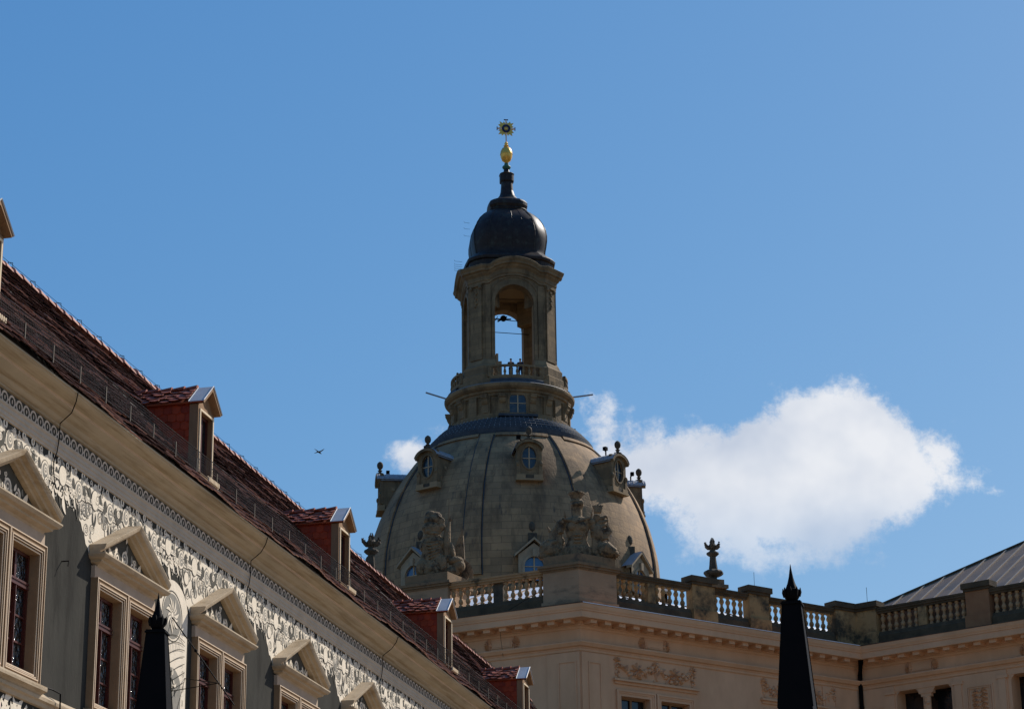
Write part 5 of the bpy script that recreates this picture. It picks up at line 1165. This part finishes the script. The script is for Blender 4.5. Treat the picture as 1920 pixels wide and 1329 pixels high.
# interior tie rods and lamp cluster
for (x0, y0, z0_, x1, y1, z1_) in ((-3, -2.2, 75.2, 3, -2.2, 75.35), (-2.6, 2.6, 73.9, 2.6, 2.6, 73.7), (-2.5, 2.7, 75.3, 2.5, 2.2, 74.7), (-2, 2.6, 73.3, -.6, 2.7, 75.4)): b = MB(); b.tube([(x0, y0, z0_), (x1, y1, z1_)], .035, 5); b.build('tie_rod', M['iron'], ch)
b = MB()
for a in (0, 1.0, 2.1): b.tube([(-.2+.8*cos(a), 2.6, 75.15+.25*sin(a*2)), (-.2-.8*cos(a), 2.7, 75.15-.25*sin(a*2))], .07, 5)
b.ell((-.1, 2.6, 75.2), (.3, .25, .3)); b.build('spotlight_cluster', M['iron'], ch)
# curved balustrades of the viewing platform
def lbal(k):
    f = arcf(90*k); b = MB(); rows = []
    for i in range(13):
        a = radians(-27+54*i/12); r = 5.15; x, y = r*sin(a)*1.0, r*cos(a)-.02
        rows.append((x, y))
    o_ = []
    for (z0, z1, w) in ((66.95, 67.20, .20), (67.98, 68.16, .20)):
        b.tf = f
        for (x0, y0), (x1, y1) in zip(rows, rows[1:]):
            for (wa, wb, za, zb) in ((w, w, z0, z1),):
                def q(x, y, s): l = hypot(x, y); return (x*(1+s/l), y*(1+s/l))
                A1, A2 = q(x0, y0, w/2), q(x1, y1, w/2); B1, B2 = q(x0, y0, -w/2), q(x1, y1, -w/2)
                b.quad((*A1, z0), (*A2, z0), (*A2, z1), (*A1, z1)); b.quad((*B1, z0), (*B2, z0), (*B2, z1), (*B1, z1)); b.quad((*A1, z1), (*A2, z1), (*B2, z1), (*B1, z1)); b.quad((*A1, z0), (*A2, z0), (*B2, z0), (*B1, z0))
    for x, y in (rows[0], rows[-1]): b.box((x-.16, y-.12, 67.1), (x+.16, y+.12, 68.1))
    o = b.build('platform_balustrade', M['sand'], ch)
    for i in range(9):
        a = radians(-24+48*i/8); x, y = 5.15*sin(a), 5.15*cos(a)-.02; p = f(x, y, 0)
        q_ = MB(); q_.lathe((p[0], p[1], 0), [(.11, 67.2), (.11, 67.27), (.07, 67.32), (.13, 67.48), (.12, 67.6), (.07, 67.78), (.06, 67.86), (.11, 67.92), (.11, 67.98)], 8); q_.build('baluster', M['sand'], o, smooth=True)
for k in range(4): lbal(k)
for k in range(4):
    f = arcf(90*k); b = MB(f); rows = []
    for i in range(9):
        a = radians(-25+50*i/8); rows.append([(5.2*sin(a), 5.2*cos(a), 66.93), (5.55*sin(a), 5.55*cos(a), 66.70), (5.6*sin(a), 5.6*cos(a), 66.45)])
    b.loft(rows, False, False); b.build('platform_flashing', M['slate'], ch)
b = MB(arcf(0)); b.box((-1.66, 3.3, 67.02), (-1.15, 3.7, 68.9)); b.box((-1.66, 3.3, 68.9), (-1.45, 3.7, 69.6)); b.build('stair_hood', M['sandlight'], ch)
# copper cap
def plan(r, q=.66): 
    return [arcf(90*k)(x, o_, 0)[:2] for k in range(4) for x, o_ in ((-r*q, r), (r*q, r))]
def plan_loft(b, prof, q=.66):
    rings = []
    for r, z in prof:
        pts = plan(r, q); ring = []
        for i in range(8):
            p0, p1 = pts[i], pts[(i+1) % 8]
            ring.append((*p0, z))
            for s_ in (.25, .5, .75): 
                mx_, my_ = p0[0]+(p1[0]-p0[0])*s_, p0[1]+(p1[1]-p0[1])*s_; bl = 1+.035*sin(pi*s_); ring.append((mx_*bl, my_*bl, z))
        rings.append(ring)
    b.loft(rings)
b = MB(); plan_loft(b, [(3.7, 77.7), (3.76, 78.5), (3.92, 78.58), (3.96, 78.8), (3.86, 78.95), (3.58, 79.2), (3.40, 79.40)]); cap = b.build('copper_eaves', M['copper'], ch)
b = MB(); plan_loft(b, [(3.20, 79.33), (3.12, 79.65), (3.15, 80.0), (3.24, 80.5), (3.31, 81.1), (3.31, 81.6), (3.22, 82.15), (3.0, 82.75), (2.70, 83.3), (2.32, 83.75), (1.92, 84.12), (1.55, 84.38)], .62); on = b.build('onion_cap', M['copper'], ch, smooth=True)
b = MB()
pr_on = [(3.15, 80.0), (3.24, 80.5), (3.31, 81.1), (3.31, 81.6), (3.22, 82.15), (3.0, 82.75), (2.70, 83.3), (2.32, 83.75), (1.92, 84.12)]
for k in range(4):
    f = arcf(90*k); b.tf = f
    for t in (-.62, -.3, 0, .3, .62): b.tube([(r*t, r*(1.0+.037*(1-abs(t)/.62*.9)), z) for r, z in [(3.12, 79.65)]+pr_on], .022, 4)
    b.tf = arcf(90*k+45)
    for t in (-.22, 0, .22): b.tube([(r*t, r*(1.62/1.4142)*1.0+.03, z) for r, z in [(3.12, 79.65)]+pr_on], .02, 4)
b.build('standing_seams', M['copper'], on)
b = MB(); plan_loft(b, [(1.45, 84.1), (1.66, 84.25), (1.72, 84.4), (1.62, 84.55), (1.74, 84.8), (1.74, 85.1), (1.62, 85.3), (1.42, 85.42), (1.15, 85.55), (.90, 85.75), (.68, 86.1), (.55, 86.6), (.50, 87.3), (.50, 87.52)], .6); b.build('upper_roll_and_neck', M['copper'], ch)
b = MB(); plan_loft(b, [(.58, 87.5), (.62, 87.56), (.62, 88.2), (.66, 88.26), (.58, 88.36), (.30, 88.45)], .55); b.lathe((0, 0, 0), [(.34, 88.4), (.26, 88.75), (.24, 88.9)], 12); b.build('neck_collar', M['copper'], ch)
b = MB(); b.lathe((0, 0, 0), [(.26, 88.85), (.36, 88.95), (.40, 89.05), (.36, 89.15), (.22, 89.22), (.20, 89.42)], 14); b.build('patina_knob', M['patina'], ch, smooth=True)
b = MB(); b.lathe((0, 0, 0), [(.08, 89.4), (.14, 89.5), (.40, 89.72), (.53, 90.05), (.56, 90.30), (.585, 90.31), (.585, 90.37), (.56, 90.38), (.54, 90.62), (.40, 90.92), (.20, 91.08), (.12, 91.12)], 24); b.build('golden_ball', M['gold'], ch, smooth=True)
b = MB(); b.lathe((0, 0, 0), [(.20, 91.1), (.26, 91.2), (.15, 91.3), (.18, 91.45), (.08, 91.6)], 10)
o = b.build('cross_foot', M['gold'], ch)
zc_ = 92.95; b = MB()
rng = 32; pts = []
for k in range(rng):
    a = 2*pi*(k+.5)/rng; sqr = .72/max(abs(cos(a)), abs(sin(a))); r = sqr*(1.0 if k % 2 else .74); pts.append((r*cos(a), zc_+r*sin(a)))
fr_ = [b.v(x, -.03, z) for x, z in pts]; bk = [b.v(x, .03, z) for x, z in pts]; b.f(*fr_); b.f(*bk[::-1])
for i in range(rng): j = (i+1) % rng; b.f(fr_[i], fr_[j], bk[j], bk[i])
cr = b.build('golden_rays', M['gold'], ch)
b = MB()
def ringy(b, r0, r1, y): 
    n = 28; v1 = [b.v(r0*cos(2*pi*i/n), y, zc_+r0*sin(2*pi*i/n)) for i in range(n)]; v2 = [b.v(r1*cos(2*pi*i/n), y, zc_+r1*sin(2*pi*i/n)) for i in range(n)]; w1 = [b.v(r0*cos(2*pi*i/n), -y, zc_+r0*sin(2*pi*i/n)) for i in range(n)]; w2 = [b.v(r1*cos(2*pi*i/n), -y, zc_+r1*sin(2*pi*i/n)) for i in range(n)]
    for i in range(n): j = (i+1) % n; b.f(v1[i], v1[j], v2[j], v2[i]); b.f(w1[i], w1[j], w2[j], w2[i]); b.f(v1[i], v1[j], w1[j], w1[i]); b.f(v2[i], v2[j], w2[j], w2[i])
ringy(b, .20, .40, -.10); b.build('blue_ring', M['navy'], cr)
b = MB(); b.box((-.05, -.055, zc_-1.3), (.05, .055, zc_-.40)); b.box((-.05, -.055, zc_+.40), (.05, .055, zc_+.86)); b.box((-.80, -.055, zc_-.06), (-.40, .055, zc_+.06)); b.box((.40, -.055, zc_-.06), (.80, .055, zc_+.06)); b.build('cross_bars', M['whitebar'], cr)
b = MB(); b.box((-.20, -.06, zc_+.86), (.20, .06, zc_+.93)); b.box((-.87, -.06, zc_-.17), (-.80, .06, zc_+.17)); b.box((.80, -.06, zc_-.17), (.87, .06, zc_+.17)); b.build('cross_ends', M['navy'], cr)
b = MB(); b.ell((0, -.06, zc_), (.13, .06, .13)); b.build('centre_boss', M['gold'], cr)
# rungs on the left slopes of the cap
b = MB()
for z in (79.4, 79.1, 78.9, 78.7, 78.5, 81.9, 82.6, 83.2): b.tube([(-(4.2 if z < 80 else 3.5), -.4, z), (-(4.9 if z < 80 else 4.0), -.5, z), (-(4.95 if z < 80 else 4.05), -.5, z+.12)], .013, 4)
b.build('climbing_hooks', M['iron'], cap)

# dome dormers
def oval(w, h, zc_, n=24): return [(w*cos(2*pi*i/n), zc_+h*sin(2*pi*i/n)) for i in range(n)]
def upper_dormer(ph):
    f = arcf(ph); rf_ = 11.55; zb, zt = 56.1, 58.45; hw = 1.0
    b = MB(f)
    arc = [(hw*cos(pi*i/12), zt+.62*sin(pi*i/12)) for i in range(13)]
    sil = [(-hw, zb), (hw, zb)]+arc[0:]
    b.loft([[(x, rf_-.25, z) for x, z in sil], [(x, 7.0, z) for x, z in sil]], True, True)
    d = b.build('dome_dormer', M['sand'], ch)
    b = MB(f)       # face with oval opening
    ov = oval(.60, .95, 57.78); n = len(ov); out = []
    for i in range(n):
        a = 2*pi*i/n; x, z = hw*1.05*cos(a)/max(abs(cos(a)), .75) if abs(cos(a)) > .75 else hw*1.05*cos(a)/.75, 0
        x = max(-hw*1.05, min(hw*1.05, 1.6*cos(a))); z = 57.78+max(-1.55, min(1.35, 1.9*sin(a)))
        out.append((x, z))
    for i in range(n):
        j = (i+1) % n; b.quad((ov[i][0], rf_, ov[i][1]), (ov[j][0], rf_, ov[j][1]), (out[j][0], rf_, out[j][1]), (out[i][0], rf_, out[i][1]))
        b.quad((ov[i][0], rf_, ov[i][1]), (ov[j][0], rf_, ov[j][1]), (ov[j][0], rf_-.25, ov[j][1]), (ov[i][0], rf_-.25, ov[i][1])); b.quad((out[i][0], rf_, out[i][1]), (out[j][0], rf_, out[j][1]), (out[j][0], rf_-.27, out[j][1]), (out[i][0], rf_-.27, out[i][1]))
    ov2 = oval(.72, 1.08, 57.78)
    for i in range(n): j = (i+1) % n; b.quad((ov[i][0], rf_+.07, ov[i][1]), (ov[j][0], rf_+.07, ov[j][1]), (ov2[j][0], rf_+.07, ov2[j][1]), (ov2[i][0], rf_+.07, ov2[i][1])); b.quad((ov2[i][0], rf_+.07, ov2[i][1]), (ov2[j][0], rf_+.07, ov2[j][1]), (ov2[j][0], rf_, ov2[j][1]), (ov2[i][0], rf_, ov2[i][1])); b.quad((ov[i][0], rf_+.07, ov[i][1]), (ov[j][0], rf_+.07, ov[j][1]), (ov[j][0], rf_-.02, ov[j][1]), (ov[i][0], rf_-.02, ov[i][1]))
    for sg in (-1, 1): b.box((min(sg*.78, sg*1.08), rf_, 56.2), (max(sg*.78, sg*1.08), rf_+.10, 57.2)); b.ell((sg*.98, rf_+.05, 57.25), (.17, .14, .24))
    b.build('dormer_face', M['sand'], d)
    b = MB(f); b.poly([(x, rf_-.16, z) for x, z in oval(.61, .96, 57.78)]); gl = b.build('oval_window', M['glass_up'], d)
    b = MB(f); b.box((-.05, rf_-.15, 56.85), (.05, rf_-.09, 58.72)); b.box((-.6, rf_-.145, 57.72), (-.05, rf_-.10, 57.80)); b.box((.05, rf_-.145, 57.72), (.6, rf_-.10, 57.80)); b.build('window_bars', M['winbar'], gl)
    b = MB(f); b.box((-1.1, rf_-.4, 55.95), (-.35, rf_+.16, 56.30)); b.box((.35, rf_-.4, 55.95), (1.1, rf_+.16, 56.30)); b.box((-1.15, rf_-.5, 55.80), (1.15, rf_+.22, 55.95)); b.build('sill_blocks', M['sandlight'], d)
    b = MB(f); b.box((-.35, rf_-.3, 55.95), (.35, rf_+.10, 56.28)); b.build('sill_gap', M['sanddark'], d)
    b = MB(f)       # segmental roof
    ra = [(1.22*cos(pi*(.06+.88*i/14)), zt-.02+.86*sin(pi*(.06+.88*i/14))) for i in range(15)]; rb = [(x*.9, z-.20) for x, z in ra]
    prev = None
    ring = lambda r: [b.v(x, r, z) for x, z in ra]+[b.v(x, r, z) for x, z in rb[::-1]]
    r1, r0 = ring(rf_+.30), ring(rf_-.02); n2 = len(r1)
    for i in range(n2): j = (i+1) % n2; b.f(r1[i], r1[j], r0[j], r0[i])
    b.f(*r1); b.f(*r0[::-1]); b.build('dormer_hood', M['sand'], d)
    b = MB(f); ra2 = [(x*1.02, z+.03) for x, z in ra]
    b.loft([[(x, rf_+.32, z) for x, z in ra2], [(x, 8.2, z) for x, z in ra2]], False, False)
    b.loft([[(x*.95, rf_-.02, z-.12) for x, z in ra2], [(x*.95, 8.2, z-.12) for x, z in ra2]], False, False)
    for i in (0, 3, 7, 11, 14): pass
    r = rf_+.1
    while r > 8.4: b.tube([(x, r, z+.015) for x, z in ra2], .022, 4); r -= .42
    b.build('dormer_roof', M['zinc'], d)
    b = MB(f); c0 = f(0, rf_-.05, 0); 
    b.tf = None; b.lathe((c0[0], c0[1], 0), [(.32, 59.2), (.34, 59.42), (.16, 59.46), (.13, 59.6), (.22, 59.68), (.12, 59.74), (.12, 59.8), (.24, 59.95), (.28, 60.15), (.24, 60.35), (.12, 60.47), (.03, 60.52)], 14); b.build('ball_finial', M['sanddark'], d, smooth=True)
    b = MB(f); b.tube([(-.55, rf_-.9, 59.2), (-.55, rf_-.9, 59.55), (-.75, rf_-.8, 59.75)], .07, 5); b.box((-.95, rf_-.95, 59.62), (-.60, rf_-.65, 59.92)); b.build('floodlight', M['iron'], d)
    b = MB(f); b.box((1.0, rf_-1.25, 57.6), (1.06, rf_-1.0, 57.85)); b.build('small_vent', M['sandlight'], d)
def lower_dormer(ph):
    f = arcf(ph); rf_ = 13.45; zb, ze, za = 46.9, 48.95, 50.15; hw = 1.25
    b = MB(f); sil = [(-hw, zb), (hw, zb), (hw, ze), (0, za-.1), (-hw, ze)]
    b.loft([[(x, rf_-.22, z) for x, z in sil], [(x, 11.0, z) for x, z in sil]]); d = b.build('gabled_dormer', M['sand'], ch)
    b = MB(f); arch_slab(b, f, -hw-.05, hw+.05, zb, ze, .80, zb, 48.05, .80, rf_-.22, rf_, ztop=lambda x: ze+.05+(1-abs(x)/(hw+.05))*1.0)
    arch_ring(b, f, .80, 1.0, zb, 48.05, rf_-.02, rf_+.08); b.tf = f; b.box((-.16, rf_+.02, 48.82), (.16, rf_+.24, 49.45)); b.build('dormer_face', M['sandgrey'], d)
    b = MB(f); b.poly([(x, rf_-.15, z) for x, z in arch_prof(.80, zb, 48.05, .80)]); gl = b.build('arched_window', M['glass_blue'], d)
    b = MB(f); b.box((-.06, rf_-.14, zb), (.06, rf_-.08, 48.83)); b.box((-.8, rf_-.135, 48.0), (-.06, rf_-.09, 48.08)); b.box((.06, rf_-.135, 48.0), (.8, rf_-.09, 48.08)); b.build('window_bars', M['winbar'], gl)
    b = MB(f)
    for sg in (-1, 1):
        x0, x1 = sg*(hw+.35), 0; zz0, zz1 = ze-.12, za+.10
        b.loft([[(x0, rf_+.25, zz0), (x0, rf_+.25, zz0+.20), (x1, rf_+.25, zz1+.20), (x1, rf_+.25, zz1)], [(x0, rf_-.3, zz0), (x0, rf_-.3, zz0+.20), (x1, rf_-.3, zz1+.20), (x1, rf_-.3, zz1)]])
    b.build('gable_cornice', M['sandgrey'], d)
    b = MB(f)
    for sg in (-1, 1): b.loft([[(sg*(hw+.35), rf_+.27, ze+.10), (0, rf_+.27, za+.32)], [(sg*(hw+.35), 11.0, ze+.10), (0, 11.0, za+.32)]], False, False)
    b.build('dormer_roof', M['zinc'], d)
    c0 = f(0, rf_-1.0, 0); b = MB(); b.box((c0[0]-.36, c0[1]-.36, 49.9), (c0[0]+.36, c0[1]+.36, 51.0)); b.lathe((c0[0], c0[1], 0), [(.30, 51.0), (.12, 51.08), (.12, 51.2), (.24, 51.35), (.27, 51.6), (.22, 51.85), (.1, 52.0), (.02, 52.05)], 14); b.build('ball_finial', M['sanddark'], d)
for k in (-2, -1, 0, 1, 2, 3): upper_dormer(45*k); lower_dormer(45*k)
# body below the dome (mostly hidden)
b = MB(); b.lathe((0, 0, 0), [(13.6, 40), (13.6, 45.4), (14.2, 45.8), (14.2, 46.2), (13.2, 46.4)], 64, caps=False); b.build('lower_drum', M['sand'], ch)
b = MB(); b.prism([arcf(90*k)(x, o_, 0)[:2] for k in range(4) for x, o_ in ((-12, 19), (12, 19))], 0, 38); b.loft([[(*arcf(90*k)(x, o_, 0)[:2], z) for k in range(4) for x, o_ in ((-w*.62, w), (w*.62, w))] for w, z in ((19.6, 38), (19.6, 39), (17, 41), (14, 42))]); b.build('nave', M['sand'], ch)

# ================================================================== PEOPLE on the platform, bird
def skin_fig(name, verts, edges, radii, m_, parent, sub=1):
    me = bpy.data.meshes.new(name); me.from_pydata(verts, edges, []); me.materials.append(m_); o = bpy.data.objects.new(name, me); C.objects.link(o); o.parent = parent
    md = o.modifiers.new('skin', 'SKIN'); md.use_smooth_shade = True; s_ = o.modifiers.new('sub', 'SUBSURF'); s_.levels = sub; s_.render_levels = sub
    sv = me.skin_vertices[0].data if me.skin_vertices else None
    if sv is None:
        bm_ = bmesh.new(); bm_.from_mesh(me); bm_.verts.layers.skin.verify(); bm_.to_mesh(me); bm_.free(); sv = me.skin_vertices[0].data
    for i, r in enumerate(radii): sv[i].radius = (r, r)
    sv[0].use_root = True
    return o
def person(label, loc, rz, jacket, trousers, lean=.12):
    t = thing('person', label, 'person', loc, rz, 'visitors on the viewing platform')
    V = [(0, 0, .95), (0, -lean*.5, 1.2), (0, -lean, 1.43), (0, -lean-.01, 1.53), (0, -lean-.03, 1.64), (0, -lean-.03, 1.72), (0, -lean-.12, 1.64),
         (.19, -lean, 1.41), (.27, -lean-.14, 1.16), (.16, -lean-.36, 1.10), (.12, -lean-.44, 1.10), (-.19, -lean, 1.41), (-.27, -lean-.14, 1.16), (-.16, -lean-.36, 1.10), (-.12, -lean-.44, 1.10),
         (.10, 0, .90), (.11, -.02, .50), (.11, .02, .10), (.11, -.14, .05), (-.10, 0, .90), (-.11, -.02, .50), (-.11, .02, .10), (-.11, -.14, .05)]
    E_ = [(0,1),(1,2),(2,3),(3,4),(4,5),(4,6),(2,7),(7,8),(8,9),(9,10),(2,11),(11,12),(12,13),(13,14),(0,15),(15,16),(16,17),(17,18),(0,19),(19,20),(20,21),(21,22)]
    Rr = [.13,.12,.13,.055,.095,.075,.03,.06,.045,.035,.03,.06,.045,.035,.03,.085,.06,.04,.035,.085,.06,.04,.035]
    skin_fig('body', V, E_, Rr, M['skin'], t)
    jv = [(0, 0, .90), (0, -lean*.5, 1.2), (0, -lean, 1.42), (.20, -lean, 1.41), (.275, -lean-.14, 1.16), (.17, -lean-.34, 1.10), (-.20, -lean, 1.41), (-.275, -lean-.14, 1.16), (-.17, -lean-.34, 1.10)]
    skin_fig('jacket', jv, [(0,1),(1,2),(2,3),(3,4),(4,5),(2,6),(6,7),(7,8)], [.17,.155,.16,.085,.07,.05,.085,.07,.05], jacket, t)
    skin_fig('trousers', [(0, 0, .92), (.10, 0, .88), (.11, -.02, .5), (.11, .02, .10), (-.10, 0, .88), (-.11, -.02, .5), (-.11, .02, .10)], [(0,1),(1,2),(2,3),(0,4),(4,5),(5,6)], [.14,.105,.08,.06,.105,.08,.06], trousers, t)
    b = MB(); b.ell((0, -lean, 1.70), (.105, .11, .10)); b.build('hair', M['hair'], t, smooth=True)
    return t
def chp(ph, r): p = pol(r, ph+8.0, 0); return (p[0]-.28, p[1]+200, 67.02)
ZPL = 67.02
def pers(X, dist_r, **k): pass
person('person in dark jacket leaning on the platform balustrade, left of the middle pair', (-.12, 195.35, 67.02), radians(5), M['cloth2'], M['denim'])
person('person in navy jacket at the platform balustrade, right of the middle pair and slightly taller', (.72, 195.45, 67.06), radians(-12), M['cloth1'], M['denim'], .05)
person('person in light top looking out at the left corner of the lantern platform', (-4.75, 198.9, 67.0), radians(-75), M['cloth3'], M['denim'])
person('person in dark coat behind the one in the light top at the left platform corner', (-4.62, 199.5, 66.9), radians(-90), M['cloth2'], M['cloth2'])

bd = thing('flying_bird', 'small dark bird gliding in the blue sky left of the dome', 'bird', (-7.72, 89.66, 28.70), 0)
b = MB()
def wing(sg, pts):
    rows = []
    for x, y, z, c_ in pts: rows.append([(x, y-c_*.5, z+.0), (x, y-c_*.15, z+.012), (x, y+c_*.5, z), (x, y, z-.006)])
    b.loft(rows)
b.loft([[(x+r*.0, r*cos(2*pi*k/8), z+r*sin(2*pi*k/8)) for k in range(8)] for x, z, r in ((.13, -.115, .004), (.10, -.10, .022), (.06, -.075, .034), (.0, -.035, .036), (-.05, .01, .022), (-.09, .04, .018), (-.13, .075, .006))])
b.loft([[(.0, -.05, -.03), (.06, -.05, -.05), (.06, .05, -.05), (.0, .05, -.03)], [(.10, -.14, -.03), (.16, -.13, -.045), (.14, -.10, -.04), (.09, -.1, -.03)], [(.19, -.2, .0), (.22, -.19, -.01), (.21, -.18, -.005), (.19, -.18, .0)], [(.26, -.24, .03), (.265, -.24, .03), (.262, -.235, .032), (.26, -.23, .03)]])
b.loft([[(.02, .04, -.02), (-.04, .05, .0), (-.03, .08, .0), (.02, .08, -.02)], [(-.06, .2, .0), (-.12, .2, .01), (-.11, .22, .01), (-.05, .22, .0)], [(-.18, .3, .0), (-.20, .3, .005), (-.19, .31, .004), (-.18, .31, .0)]])
b.loft([[(-.08, -.02, .035), (-.08, .02, .035), (-.09, .0, .05)], [(-.16, -.05, .085), (-.15, .05, .08), (-.16, .0, .09)]])
b.build('bird_body', M['feather'], bd)
